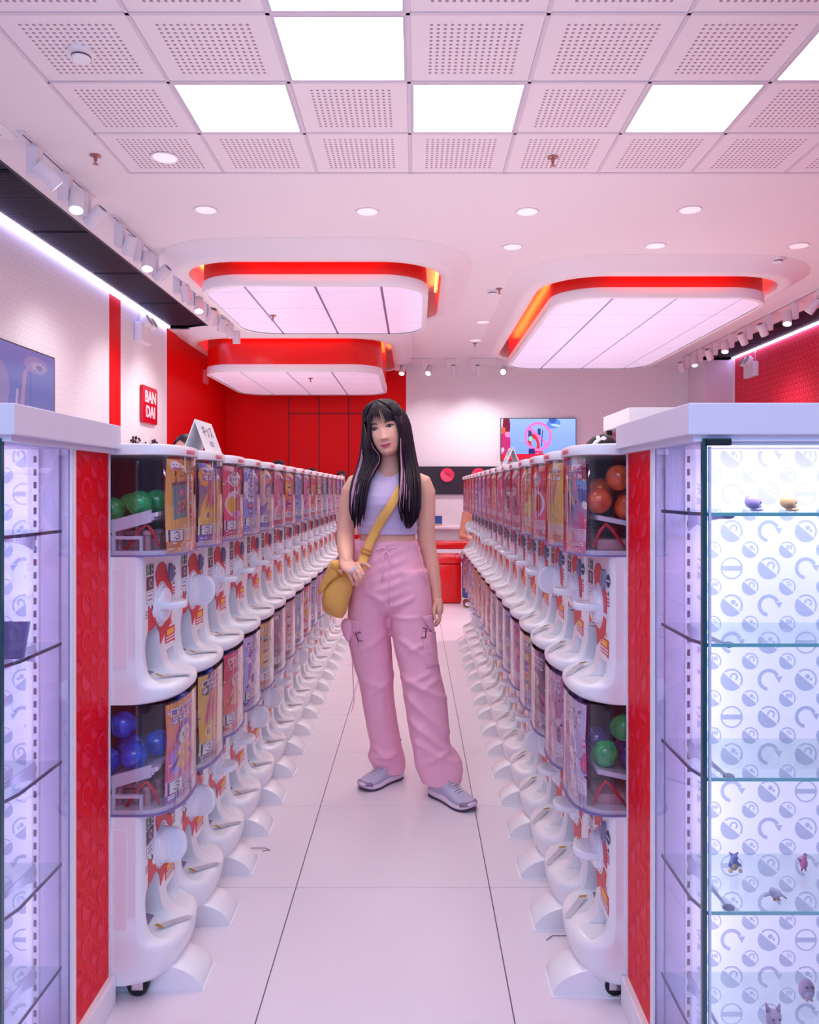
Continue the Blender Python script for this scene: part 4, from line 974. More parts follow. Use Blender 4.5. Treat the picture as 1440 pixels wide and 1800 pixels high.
# left television
t = empty('wall_television', (XL+0.06, 6.0, 2.0), 0, 'dark flat television on the white left wall above the left cabinet', 'television', 'wall televisions')
m = MB(); m.bbox(-0.03, 0.012, -0.68, 0.665, -0.36, 0.355, 0.004); m.build('casing', BLACKP, t)
MB().box(-0.058, -0.03, -0.2, 0.2, -0.15, 0.15).build('wall_mount', BLACKP, t)
c = Canvas(120, 66, (104, 112, 186), (118, 124, 196)); c.ell(0.76, 0.84, 0.15, 0.10, (150, 138, 196)); c.ell(0.78, 0.83, 0.09, 0.05, (176, 160, 204)); c.ell(0.80, 0.82, 0.04, 0.03, (128, 118, 176))
c.line(0.56, 0.05, 0.62, 0.72, 0.022, (176, 136, 180)); c.line(0.62, 0.72, 0.66, 0.80, 0.016, (176, 136, 180)); c.rect(0.68, 0.688, 0.0, 0.75, (84, 90, 160)); c.ell(0.3, 0.5, 0.14, 0.3, (150, 130, 190)); c.line(0.5, 0.0, 0.53, 0.5, 0.012, (196, 160, 196))
me = c.mesh('screen', lambda u, v: (0.0125, -0.665+1.315*u, -0.345+0.69*v), attr_mat('screen_print', 0.55)); inst('screen', me, t)
# rear television
x0, z1 = px(880, 735, YB-0.05); x1, _ = px(1013, 735, YB-0.05); wd = x1-x0; hh = wd*0.565; cx, cz = (x0+x1)/2, z1-hh/2
t = empty('wall_television', (cx, YB-0.05, cz), 0, 'bright blue television with pink prohibition ring on the pale back wall', 'television', 'wall televisions')
m = MB(); m.bbox(-wd/2, wd/2, -0.012, 0.03, -hh/2, hh/2, 0.004); m.build('casing', BLACKP, t)
MB().box(-0.2, 0.2, 0.03, 0.048, -0.15, 0.15).build('wall_mount', BLACKP, t)
c = Canvas(266, 150, (120, 150, 232), (150, 176, 240)); wt = (238, 238, 250)
A_ = 150/266
c.ell(0.02, 0.9, 0.03, 0.1, (225, 200, 225)); c.ell(0.07, 0.82, 0.05, 0.3, (120, 20, 50)); c.ell(0.05, 0.42, 0.075, 0.28, (190, 40, 110)); c.ell(0.085, 0.62, 0.035, 0.07, (220, 130, 190)); c.ell(0.03, 0.72, 0.03, 0.08, (230, 90, 60)); c.ell(0.02, 0.25, 0.02, 0.06, (230, 180, 220))
c.ell(0.70, 0.88, 0.09, 0.12, (90, 130, 210), -0.3); c.ell(0.69, 0.97, 0.05, 0.08, (60, 90, 180)); c.ell(0.73, 0.84, 0.07, 0.03, (170, 200, 245), -0.3)
c.ell(0.44, 0.40, 0.075, 0.24, (214, 40, 60), 0.1, 0.5); c.rect(0.365, 0.41, 0.56, 0.72, (70, 50, 110)); c.ell(0.395, 0.52, 0.025, 0.06, (120, 220, 200)); c.rect(0.49, 0.53, 0.6, 0.76, (50, 60, 120))
c.ell(0.495, 0.57, 0.185, 0.35, (226, 110, 190), 0, 0.82); c.line(0.37, 0.57+0.22, 0.63, 0.57-0.22, 0.018, (226, 110, 190), A_)
c.rect(0.37, 0.45, 0.14, 0.28, (40, 40, 110)); c.rect(0.5, 0.56, 0.14, 0.22, (200, 60, 90)); c.line(0.54, 0.34, 0.555, 0.72, 0.006, (60, 60, 140), A_)
for k in range(3): c.rect(0.24, 0.31, 0.42+0.05*k, 0.43+0.05*k, (170, 170, 220))
c.rect(0, 1, 0, 0.155, (206, 24, 52))
c.mesh
me = c.mesh('screen', lambda u, v: (-wd/2+0.01+(wd-0.02)*u, -0.0125, -hh/2+0.01+(hh-0.02)*v), attr_mat('screen_print_bright', 0.95)); inst('screen', me, t)
# black band with red capsule logos
(bx0, bz1), (bx1, bz0) = px(718, 820, YB-0.01), px(1205, 869, YB-0.01)
t = empty('black_sign_band', ((bx0+bx1)/2, YB-0.01, (bz0+bz1)/2), 0, 'long black sign band with red capsule emblems low on the back wall', 'sign'); bw, bh = (bx1-bx0)/2, (bz1-bz0)/2
MB().bbox(-bw, bw, -0.03, 0.008, -bh, bh, 0.003).build('board', mat('band_black', (42, 30, 48), 0.4), t)
ex = [px(786, 835, YB)[0], px(841, 835, YB)[0], px(896, 835, YB)[0], px(951, 835, YB)[0], px(1006, 835, YB)[0]]
for e_ in ex:
    q = empty('emblem'); q.parent = t; q.location = (e_-(bx0+bx1)/2, -0.03, px(0, 835.5, YB)[1]-(bz0+bz1)/2)
    M = Matrix.Rotation(PI/2, 4, 'X'); r = 0.118
    m = MB(); m.lathe([(r, 0), (r, 0.02), (r*0.96, 0.026), (0, 0.026)], 36, M); m.build('disc', mat('emblem_pinkred', (236, 40, 84), 0.3), q, angle=40)
    m = MB(); a0 = math.radians(142)
    P = [(r*0.9*math.cos(a0+PI*i/16), r*0.9*math.sin(a0+PI*i/16)) for i in range(17)]
    m.prism(P, lambda u, v: (u, -0.026, v), lambda u, v: (u, -0.031, v)); m.build('lower_half', mat('emblem_rose', (244, 84, 120), 0.3), q)
    m = MB()
    for dx in (-0.02, 0.01, 0.04): m.tube([(dx-0.012, -0.03, 0.0+dx*-0.5), (dx-0.006, -0.03, 0.04-dx*0.5), (dx+0.012, -0.03, 0.02-dx*0.5)], 0.004, 6)
    m.build('motif', mat('emblem_dark', (150, 14, 50), 0.4), q)
# wall logo sign
t = empty('logo_sign', (XL, 9.16, 2.22), 0, 'square glossy red sign reading BANDAI on the white left wall', 'sign')
m = MB(); pl = rrect(-0.25, 0.25, -0.215, 0.215, 0.035, 5); m.loft([[(x, a, b) for a, b in pl] for x in (0.004, 0.035)]+[[(0.04, a*0.985, b*0.985) for a, b in pl]]); m.build('plate', mat('sign_red', (206, 8, 40), 0.25), t, angle=40)
for body, dz in (('BAN', 0.085), ('DAI', -0.085)):
    me = text_mesh(body, 0.19, 0.004, 0.003).copy()
    for v in me.vertices: v.co = (0.042+v.co.z, v.co.x, dz+v.co.y)
    me.materials.clear(); me.materials.append(mat('letter_white', (250, 240, 246), 0.3)); inst('lettering', me, t)
t = empty('wall_lettering', (XL, 9.12, 1.72), 0, 'black Japanese lettering mounted on the white left wall under the red sign', 'sign')
for i, ch in enumerate('ガシャポン'):
    me = text_mesh(ch, 0.23, 0.006, 0.0).copy()
    for v in me.vertices: v.co = (0.010+v.co.z, -0.42+0.21*i+v.co.x, v.co.y)
    me.materials.clear(); me.materials.append(mat('letter_black', (48, 22, 40), 0.4)); inst('letter', me, t)
# emergency lights
def emlight(name, X, Y, Z, sx, lab):
    t = empty(name, (X, Y, Z), 0, lab, 'emergency light', 'emergency light units'); mt = mat('unit_white', (238, 230, 238), 0.4)
    MB().bbox(0, sx*0.09, -0.17, 0.17, -0.13, 0.09, 0.02).build('housing', mt, t)
    for s in (-1, 1):
        m = MB(); M = Matrix.Translation((sx*0.10, s*0.085, 0.10)) @ Matrix.Rotation(sx*math.radians(65), 4, 'Y')
        m.lathe([(0.03, -0.03), (0.06, -0.02), (0.07, 0.02), (0.07, 0.05), (0.06, 0.055), (0.05, 0.045), (0, 0.04)], 20, M); m.build('lamp_head', mt, t, angle=40)
    m = MB(); m.tube([(0, -0.05, 0.09), (sx*0.03, -0.10, 0.2), (0, -0.06, 0.30)], 0.008, 6); m.build('cable', mt, t, smooth=True)
    MB().bbox(0, sx*0.03, -0.06, 0.02, 0.26, 0.36, 0.008).build('socket', mt, t)
emlight('emergency_light', XL+0.001, 8.9, CH+(862-584)*8.9/F, 1, 'white twin lamp emergency light high on the left white wall')
emlight('emergency_light', XR-0.001, XR*F/(1326-730), CH+(862-648)*XR/(1326-730), -1, 'white twin lamp emergency light high on the red right wall')
o = MB().bbox(XL+0.001, XL+0.05, 11.55, 11.72, CH+(862-662)*11.6/F-0.1, CH+(862-662)*11.6/F+0.1, 0.01).build('alarm_box', mat('alarm_pink', (232, 120, 140), 0.4)); tag(o, 'small pinkish box on the red left wall near the corner', 'alarm')

# ================= ceiling fittings =================
def downlight(X, Y, lab, r=0.085):
    t = empty('downlight', (X, Y, ZC), 0, lab, 'downlight', 'round recessed downlights')
    m = MB(); m.lathe([(r, 0.002), (r, -0.004), (r*0.96, -0.006), (r*0.86, -0.004), (r*0.80, -0.0005), (r*0.6, 0.0)], 32, cap=False); m.build('rim', WHITE, t, angle=40)
    m = MB(); m.lathe([(r*1.0, -0.0005), (r*1.03, -0.0006)], 32, cap=False); m.build('shadow_gap', mat('gap_mauve', (176, 140, 160), 0.6), t)
    m = MB(); m.lathe([(r*0.84, -0.0035), (r*0.5, -0.0015), (r*0.2, -0.001), (0, -0.001)], 28, cap=False); m.build('reflector', mat('reflector_silver', (250, 244, 250), 0.35, emit=0.25), t, smooth=True)
dl = [(362, 369, 'leftmost of the near row of four'), (646, 372, 'second from left in the near row of four'), (927, 372, 'third from left in the near row of four'), (1213, 369, 'rightmost of the near row of four'),
      (901, 434, 'left one of the farther row of three'), (1152, 432, 'middle one of the farther row of three'), (1404, 432, 'right one of the farther row of three'), (849, 566, 'small distant one between the light boxes'), (836, 598, 'farthest one before the back wall')]
for x, y, l in dl:
    Y = 2.044*F/(862-y); downlight((x-730)*Y/F, Y, 'round recessed ceiling downlight, '+l)
Y = 2.044*F/(862-277); downlight((290-730)*Y/F, Y, 'round recessed downlight set in a perforated ceiling tile', 0.085)
def down_lamp(X, Y, w_=None):
    l = bpy.data.lights.new('downlight_lamp', 'SPOT'); l.energy = w_ or DOWN_W; l.spot_size = math.radians(140); l.spot_blend = 1.0; l.color = (1, 0.95, 0.93); l.shadow_soft_size = 0.08
    o = bpy.data.objects.new('downlight_lamp', l); o.location = (X, Y, ZC-0.02); COL.objects.link(o)
for x, y, l in dl:
    Y = 2.044*F/(862-y); down_lamp((x-730)*Y/F, Y)
def sprinkler(X, Y, Z, lab):
    t = empty('sprinkler', (X, Y, Z), 0, lab, 'sprinkler', 'ceiling sprinklers'); bz = mat('brass_dark', (176, 120, 120), 0.4, metal=0.5)
    m = MB(); m.lathe([(0.034, 0), (0.034, -0.005), (0.02, -0.010), (0.012, -0.014)], 20); m.build('escutcheon', bz, t, angle=40)
    m = MB(); m.lathe([(0.010, -0.012), (0.010, -0.035), (0.005, -0.037), (0.005, -0.05), (0.017, -0.052), (0.017, -0.055), (0, -0.055)], 14); m.build('head', bz, t, angle=40)
for x, y, l in ((168, 277, 'brass ceiling sprinkler left of the perforated tiles'), (972, 280, 'brass ceiling sprinkler set in a perforated tile'), (878, 511, 'brass ceiling sprinkler between the light boxes'), (835, 607, 'farthest brass ceiling sprinkler before the back wall')):
    Y = 2.044*F/(862-y+4); sprinkler((x-730)*Y/F, Y, ZC, l)
sprinkler(px(480, 553, 7.95)[0], 7.95, CH+1.765+0.008, 'dark sprinkler in the near left hanging light box'); sprinkler(px(546, 666, 10.75)[0], 10.75, CH+1.53+0.008, 'dark sprinkler in the far left hanging light box')
def detector(x, y, lab, r=0.06):
    Y = (ZC-0.02-CH)*F/(862-y); t = empty('smoke_detector', ((x-730)*Y/F, Y, ZC), 0, lab, 'smoke detector', 'ceiling smoke detectors')
    m = MB(); m.lathe([(r, 0.001), (r, -0.012), (r*0.97, -0.016), (r*0.75, -0.018)], 28); m.build('base', WHITE, t, angle=40)
    m = MB(); m.lathe([(r*0.7, -0.018), (r*0.72, -0.034), (r*0.6, -0.044), (0, -0.046)], 28); m.build('chamber', WHITE, t, angle=40)
    m = MB(); m.lathe([(r*0.715, -0.023), (r*0.735, -0.0235), (r*0.735, -0.031), (r*0.715, -0.0315)], 28, cap=False); m.build('vent_slot', mat('vent_dark', (110, 70, 90), 0.6), t, smooth=True)
detector(143, 98, 'white smoke detector on the nearest left perforated tile'); detector(1367, 458, 'white smoke detector near the right hanging light box'); detector(700, 614, 'small white smoke detector before the far track lights'); detector(866, 514, 'white smoke detector beside a sprinkler between light boxes')
# track lights
TW = mat('track_white', (230, 222, 232), 0.4); LENS = mat('spot_lens', (235, 245, 255), 0.2, emit=7, ecol=(225, 240, 255))
HEADM = {}
def head_mesh():
    m = MB(); m.lathe([(0.042, -0.075), (0.046, -0.07), (0.046, 0.075), (0.042, 0.078), (0.038, 0.072), (0.036, 0.06), (0, 0.06)], 20); a = m.mesh('lamp_head', TW, angle=40)
    m = MB(); m.lathe([(0.036, 0.0605), (0.02, 0.066), (0, 0.067)], 20, cap=False); b = m.mesh('lens', LENS, smooth=True)
    m = MB(); m.lathe([(0.032, -0.0755), (0.0, -0.0755)], 16, cap=False); c_ = m.mesh('rear_vent', BLACKP)
    return a, b, c_
HM = head_mesh()
DRV = MB().bbox(-0.035, 0.035, -0.035, 0.035, -0.20, -0.03, 0.006).box(-0.012, 0.012, -0.03, 0.03, -0.03, -0.012).mesh('driver_box', TW)
def spot(X, Y, aim, lab, grp, on=False, wall=None, off=(0.075, 0)):
    t = empty('track_spotlight', (X, Y, ZC), 0, lab, 'spotlight', grp); inst('driver_box', DRV, t)
    d = Vector(aim).normalized(); q = Vector((0, 0, 1)).rotation_difference(d)
    h = inst('lamp_head', HM[0], t, (off[0], off[1], -0.19)); h.rotation_mode = 'QUATERNION'; h.rotation_quaternion = q
    inst('lens', HM[1], h); inst('rear_vent', HM[2], h)
    MB().box(min(0, off[0]), max(0, off[0])+0.001, -0.008+off[1]/2, 0.008+off[1]/2, -0.175, -0.16).build('yoke', TW, t)
    if wall:
        l = bpy.data.lights.new('track_spot', 'SPOT'); l.energy = SPOT_W; l.spot_size = math.radians(86); l.spot_blend = 1.0; l.color = (1, 0.97, 0.97); l.shadow_soft_size = 0.05
        o = bpy.data.objects.new('track_spot', l); o.location = (X+off[0]+d.x*0.09, Y+off[1]+d.y*0.09, ZC-0.19+d.z*0.09); o.rotation_mode = 'QUATERNION'; o.rotation_quaternion = Vector((0, 0, -1)).rotation_difference(Vector(wall).normalized()); COL.objects.link(o)
def track(X, y0, y1, lab, ax='y', Yc=None):
    m = MB(); 
    if ax == 'y': m.box(-0.018, 0.018, 0, y1-y0, -0.014, 0); loc = (X, y0, ZC)
    else: m.box(0, y1-y0, -0.018, 0.018, -0.014, 0); loc = (y0, Yc, ZC)
    t = empty('light_track', loc, 0, lab, 'light track', 'ceiling light tracks'); m.build('rail', TW, t)
    m = MB(); 
    if ax == 'y': m.box(-0.005, 0.005, 0.03, y1-y0-0.03, -0.0148, -0.014)
    else: m.box(0.03, y1-y0-0.03, -0.005, 0.005, -0.0148, -0.014)
    m.build('groove', mat('groove_dark', (110, 92, 116), 0.6), t)
XT = -2.24
track(XT, 4.45, 5.45, 'short white ceiling light track nearest on the left side'); track(XT, 5.8, 6.85, 'short white ceiling light track in the middle of the left side'); track(XT, 7.15, 9.6, 'long white ceiling light track farthest on the left side')
lk = 0
gl = 'track spotlights along the left ceiling'
for i, (Y, aim, wall) in enumerate([(4.62, (0.6, 0.5, -0.7), 0), (5.02, (0.1, -0.35, -1), (-0.75, 0.3, -1)), (5.32, (-0.7, 0.2, -0.7), 0), (5.95, (-0.4, 0.3, -1), 0), (6.35, (0.1, -0.4, -1), (-0.8, 0.3, -1)), (6.72, (-0.7, 0.2, -0.6), 0),
      (7.4, (0.1, 0.3, -1), 0), (7.85, (0.15, -0.4, -1), (-0.8, 0.2, -1)), (8.35, (-0.5, 0.3, -1), 0), (8.8, (-0.3, 0.3, -1), (-0.8, 0.2, -1)), (9.15, (0.5, 0.5, -1), 0), (9.5, (0, 0.25, -1), 0)]):
    spot(XT, Y, aim, 'white track spotlight, %s from the front along the left ceiling' % ordn(i), gl, wall=wall or None)
track(4.08, 7.6, 12.0, 'long white ceiling light track along the right side'); track(4.08, 5.6, 7.4, 'white ceiling light track cut off at the right edge of the photo')
gr = 'track spotlights along the right ceiling'
for i, (Y, aim, wall) in enumerate([(7.0, (0.4, 0.3, -1), 0), (7.9, (-0.5, 0.4, -0.8), 0), (8.45, (-0.2, -0.4, -1), (0.8, 0.2, -1)), (9.05, (0.5, 0.3, -0.8), 0), (9.6, (0.5, 0.3, -0.8), 0), (10.15, (-0.15, -0.4, -1), (0.8, 0.2, -1)), (10.7, (0.4, 0.3, -0.8), 0), (11.25, (-0.1, -0.4, -1), 0), (11.8, (0.4, 0.3, -0.9), 0)]):
    spot(4.08, Y, aim, 'white track spotlight, %s from the front along the right ceiling' % ordn(i), gr, wall=wall or None, off=(-0.075, 0))
Yt = 12.1
track(0, px(692, 0, Yt)[0], px(806, 0, Yt)[0], 'short white ceiling light track before the back wall, left part', 'x', Yt); track(0, px(824, 0, Yt)[0], px(905, 0, Yt)[0], 'short white ceiling light track before the back wall, right part', 'x', Yt)
for i, (x, aim, wall) in enumerate([(699, (-0.2, -0.6, -1), 0), (746, (-0.3, -0.7, -0.9), (0.1, 0.75, -1)), (789, (0.1, 0.4, -1), 0), (832, (0.1, 0.4, -1), (0, 0.75, -1)), (877, (-0.25, -1, -0.55), (0.3, 0.75, -1))]):
    spot(px(x, 0, Yt)[0], Yt, aim, 'white track spotlight, %s from left on the rail before the back wall' % ordn(i), 'track spotlights before the back wall', wall=wall or None)
# air vent
t = empty('air_vent', (-2.62, 4.75, ZC), 0, 'slotted air vent in the ceiling at the left edge of the photo', 'air vent')
MB().bbox(-0.22, 0.0, -0.5, 0.35, -0.008, 0.001, 0.002).build('frame', WHITE, t) if False else None
t.location = (-2.5, 4.2, ZC)
MB().bbox(-0.045, 0.2, -1.0, 0.35, -0.01, 0.001, 0.002).build('frame', WHITE, t)
for k in range(3): MB().box(0.0+0.05*k, 0.025+0.05*k, -0.95, 0.3, -0.0115, -0.01).build('slot', BLACKP, t)

# ================= far aisle furniture =================
t = empty('red_ottoman', (0.36, 8.75, 0), 0, 'glossy red cube ottoman at the far end of the aisle', 'ottoman')
RU = mat('red_vinyl', (224, 14, 18), 0.25)
MB().bbox(-0.19, 0.145, -0.23, 0.23, 0.004, 0.43, 0.03).build('base', RU, t, angle=40); MB().bbox(-0.195, 0.15, -0.235, 0.235, 0.43, 0.515, 0.03).build('cushion', RU, t, angle=40)
for q in ((-0.15, -0.19), (0.1, -0.19), (-0.15, 0.19), (0.1, 0.19)): MB().box(q[0]-.02, q[0]+.02, q[1]-.02, q[1]+.02, 0, 0.006).build('glide', BLACKP, t)
t = empty('white_table', (0.55, 11.0, 0), 0, 'white table with rounded top at the far end of the aisle', 'table')
MB().bbox(-0.75, 0.75, -0.35, 0.35, 0.70, 0.74, 0.012).build('tabletop', WHITE, t); MB().bbox(-0.6, 0.6, -0.2, 0.2, 0.0, 0.70, 0.03).build('pedestal', WHITE, t)
t = empty('red_bench', (0.5, 10.2, 0), 0, 'low red topped white bench in front of the far white table', 'bench')
MB().bbox(-0.5, 0.42, -0.2, 0.2, 0.48, 0.57, 0.03).build('cushion', RU, t, angle=40); MB().bbox(-0.5, 0.42, -0.2, 0.2, 0.0, 0.48, 0.012).build('base', WHITE, t)
t = empty('leaflet_stand', (0.32, 10.8, 0.74), 0, 'small blue and white leaflet stand on the far white table', 'leaflet')
MB().box(-0.06, 0.05, -0.004, 0, 0, 0.14).build('front_leaf', mat('leaf_blue', (50, 90, 170), 0.4), t); MB().box(0.052, 0.15, 0.0, 0.02, 0, 0.145).build('side_leaf', WHITE, t)
MB().box(-0.06, 0.05, -0.005, -0.004, 0.0, 0.03).build('print_strip', mat('leaf_sand', (210, 170, 140), 0.4), t)
# far glass cabinet behind the right row
t = empty('rear_display_cabinet', (1.75, 4.6, 0), 0, 'white topped glass cabinet partly hidden behind the right cabinet', 'display cabinet')
x0, z1 = px(1105, 716, 4.3); x1, _ = px(1240, 716, 4.3)
zt = z1; 
def BB(n, mt, a, b, c_, d, e, f, r=0.004): return MB().bbox(a-1.75, b-1.75, c_-4.6, d-4.6, e, f, r).build(n, mt, t)
BB('top', WHITE, 1.17, 2.3, 4.3, 4.88, zt-0.09, zt); BB('glass_side', GLASS, 1.185, 1.19, 4.32, 4.86, 0.5, zt-0.1, 0.001); BB('glass_front', GLASS, 1.19, 2.28, 4.32, 4.325, 0.5, zt-0.1, 0.001)
BB('cabinet_base', WHITE, 1.18, 2.29, 4.31, 4.87, 0, 0.5); BB('clip', BLACKP, 1.17, 1.2, 4.50, 4.54, zt-0.12, zt-0.09, 0.002); BB('clip', BLACKP, 1.17, 1.2, 4.78, 4.82, zt-0.12, zt-0.09, 0.002)
BB('corner_post', METAL, 1.18, 1.195, 4.31, 4.325, 0.5, zt-0.09, 0.002); BB('back_panel', WHITE, 1.2, 2.28, 4.83, 4.86, 0.5, zt-0.1)
# ================= people =================
from mathutils import noise as mnoise
def remesh(me, vox, smooth_it=0):
    o = bpy.data.objects.new('tmp', me); COL.objects.link(o)
    md = o.modifiers.new('r', 'REMESH'); md.mode = 'VOXEL'; md.voxel_size = vox; md.use_smooth_shade = True
    if smooth_it:
        sm = o.modifiers.new('s', 'SMOOTH'); sm.iterations = smooth_it; sm.factor = 0.5
    dg = bpy.context.evaluated_depsgraph_get(); dg.update()
    r = bpy.data.meshes.new_from_object(o.evaluated_get(dg)); bpy.data.objects.remove(o); return r
def interp(tab, y):
    tab = sorted(tab)
    if y <= tab[0][0]: return tab[0][1:]
    for a, b in zip(tab, tab[1:]):
        if y <= b[0]:
            t = (y-a[0])/(b[0]-a[0]); return tuple(p+(q-p)*t for p, q in zip(a[1:], b[1:]))
    return tab[-1][1:]
def Wp(x, y, Y): return Vector(((x-730)*Y/F, Y, CH-(y-862)*Y/F))
def ering(xc, y, Y, hw, dep, n=28, tilt=0.0, yaw=0.0, p=2.2):
    """ellipse ring seen at pixel row y: centre px xc, half width px hw, half depth m"""
    c = Wp(xc, y, Y); w = hw*Y/F; R = []
    for j in range(n):
        a = 2*PI*j/n; ca, sa = math.cos(a), math.sin(a)
        u = w*math.copysign(abs(ca)**(2/p), ca); v = dep*math.copysign(abs(sa)**(2/p), sa)
        R.append(c+Vector((u, v, tilt*v)))
    return R
def shift(me, org):
    me.transform(Matrix.Translation(-Vector(org))); return me
SKIN = mat('skin', (242, 182, 160), 0.45, sss=0.25, noise=0.03, nscale=14)
HAIRM = mat('hair_dark', (30, 15, 30), 0.42, noise=0.35, nscale=60, spec=0.3)
def person_root(name, loc, lab): return empty(name, loc, 0, lab, 'person')
ORG = Vector(((700-730)*3.25/F, 3.25, 0))
wm = person_root('person', ORG, 'woman with long dark hair, lavender crop top and pink cargo pants standing in the aisle')
def put(name, me, mt, par=wm, sm=True):
    shift(me, ORG); me.materials.clear(); me.materials.append(mt)
    if sm: me.polygons.foreach_set('use_smooth', [True]*len(me.polygons))
    return inst(name, me, par)
# ---- head frame ----
ROLL, YAW = math.radians(12.3), math.radians(7)
UP = Vector((-math.sin(ROLL), 0, math.cos(ROLL))); RT0 = Vector((math.cos(ROLL), 0, math.sin(ROLL)))
FW = (Vector((0, -1, 0))*math.cos(YAW) - RT0*math.sin(YAW)).normalized(); RT = (FW.cross(UP)).normalized()
if RT.x < 0: RT = -RT
HC = Wp(677.2, 753.5, 3.205)
def H(u, d, w_): return HC+RT*u+FW*d+UP*w_
AW = [(-.113, .006), (-.111, .016), (-.107, .025), (-.098, .035), (-.085, .0440), (-.07, .0505), (-.05, .0575), (-.02, .064), (0, .0665), (.03, .068), (.06, .066), (.085, .056), (.103, .040), (.113, .022), (.118, .004)]
FD = [(-.113, .052), (-.111, .062), (-.107, .071), (-.098, .079), (-.085, .081), (-.07, .0835), (-.05, .086), (-.02, .086), (0, .0845), (.03, .087), (.06, .080), (.085, .063), (.103, .042), (.113, .022), (.118, .004)]
BD = [(-.113, -.02), (-.107, -.01), (-.098, .0), (-.085, .02), (-.07, .045), (-.05, .070), (-.02, .088), (0, .094), (.03, .098), (.06, .092), (.085, .074), (.103, .048), (.113, .024), (.118, .004)]
def g(x, s): return math.exp(-x*x/(2*s*s))
def feat(u, w_):
    d = 0
    au = abs(u)
    if w_ < 0.012 and w_ > -0.07:
        t = max(0, min(1, (0.010-w_)/0.052)); 
        br = (0.003+0.0165*t**1.3)*g(u, 0.0055+0.0045*t) * (1-sstep(-0.047, -0.056, -(-w_)) if False else (1.0 if w_ > -0.046 else max(0, 1-(-0.046-w_)/0.009)))
        d += br
    d += 0.0055*g(au-0.0115, 0.0045)*g(w_+0.043, 0.006)
    d -= 0.0075*g(au-0.031, 0.013)*g(w_-0.0005, 0.0085)
    d += 0.0035*g(au-0.031, 0.011)*g(w_+0.001, 0.0050)
    d += 0.0030*g(au-0.030, 0.018)*g(w_-0.018, 0.007)
    d += 0.0048*g(u, 0.017)*g(w_+0.0685, 0.0035) + 0.0050*g(u, 0.013)*g(w_+0.0775, 0.0042)
    d -= 0.0022*g(u, 0.02)*g(w_+0.0725, 0.0016)
    d -= 0.0035*g(au-0.027, 0.004)*g(w_+0.071, 0.006)
    d -= 0.0028*g(u, 0.016)*g(w_+0.087, 0.004)
    d += 0.0045*g(u, 0.015)*g(w_+0.100, 0.008)
    d += 0.0050*g(au-0.036, 0.015)*g(w_+0.040, 0.018)
    return d
def face_d(u, w_):
    a, = interp(AW, w_); f, = interp(FD, w_); t = min(0.999, abs(u)/a)
    return f*(1-t**2.35)**(1/2.35)+feat(u, w_)*(1-t**4)
def head_rings(grow=0.0, n=72, wl=None):
    R = []
    ws = wl or [-.113, -.1115, -.109, -.106, -.102, -.098]+[-.095+.0022*i for i in range(52)]+[.022, .03, .04, .05, .06, .07, .078, .085, .092, .098, .103, .108, .113, .116, .118]
    for w_ in ws:
        a, = interp(AW, w_); b, = interp(BD, w_); ring = []
        for j in range(n):
            th = 2*PI*j/n; ca, sa = math.cos(th), math.sin(th)
            if sa >= 0:
                u = a*math.copysign(abs(ca)**0.9, ca); d = face_d(u, w_)
                if abs(ca) > 0.999: d = 0
            else: u = a*ca; d = b*sa if b > 0 else -b*0.3*sa
            ring.append(H(u*(1+grow/max(a, .01)), d+(grow if sa >= 0 else -grow), w_))
        R.append(ring)
    return R
# ---- body skin ----
m = MB()
m.loft([ering(681, 985, 3.25, 50, .088), ering(681, 966, 3.25, 49.5, .089), ering(681, 955, 3.25, 49.5, .094), ering(681, 945, 3.25, 49.5, .095), ering(681, 925, 3.25, 49, .096), ering(681, 900, 3.25, 50, .10), ering(681, 880, 3.25, 52, .105),
        ering(682, 862, 3.25, 56, .10), ering(683, 848, 3.255, 60, .085), ering(683, 839, 3.26, 56, .070), ering(684, 831, 3.262, 40, .058), ering(685, 825, 3.262, 26, .052), ering(685, 815, 3.255, 19, .049), ering(684, 800, 3.245, 17.5, .048), ering(683, 785, 3.235, 17.5, .048), ering(681, 770, 3.23, 15, .045)])
def limb(pts, n=16):
    """pts: (px x, px y, Y, radius px)"""
    P = [Wp(a, b, c) for a, b, c, d in pts]; m.tube(P, [d*c/F for a, b, c, d in pts], n)
limb([(660, 840, 3.26, 12), (641, 842, 3.26, 15), (627, 850, 3.262, 18.5), (619, 865, 3.262, 19), (613, 885, 3.262, 17.5), (610, 905, 3.26, 16.5), (608, 925, 3.255, 16.5), (607, 943, 3.245, 16), (607, 957, 3.215, 15.5), (607.5, 968, 3.17, 14.5), (608, 978, 3.12, 12.6), (609, 986, 3.075, 10), (611, 991, 3.055, 8)])
limb([(705, 840, 3.26, 12), (727, 842, 3.26, 14.5), (742, 850, 3.262, 18), (748.5, 866, 3.262, 17.5), (750, 888, 3.262, 16), (749.5, 910, 3.262, 15.8), (749, 930, 3.265, 16), (750, 950, 3.265, 15.5), (755, 972, 3.265, 13.8), (760, 995, 3.26, 12.8), (764, 1020, 3.255, 11.2), (767, 1040, 3.25, 9.3), (768.5, 1054, 3.245, 8.6), (769.5, 1062, 3.245, 9.5)])
m.add([], [])
body = remesh(m.mesh('b', SKIN), 0.005, 3)
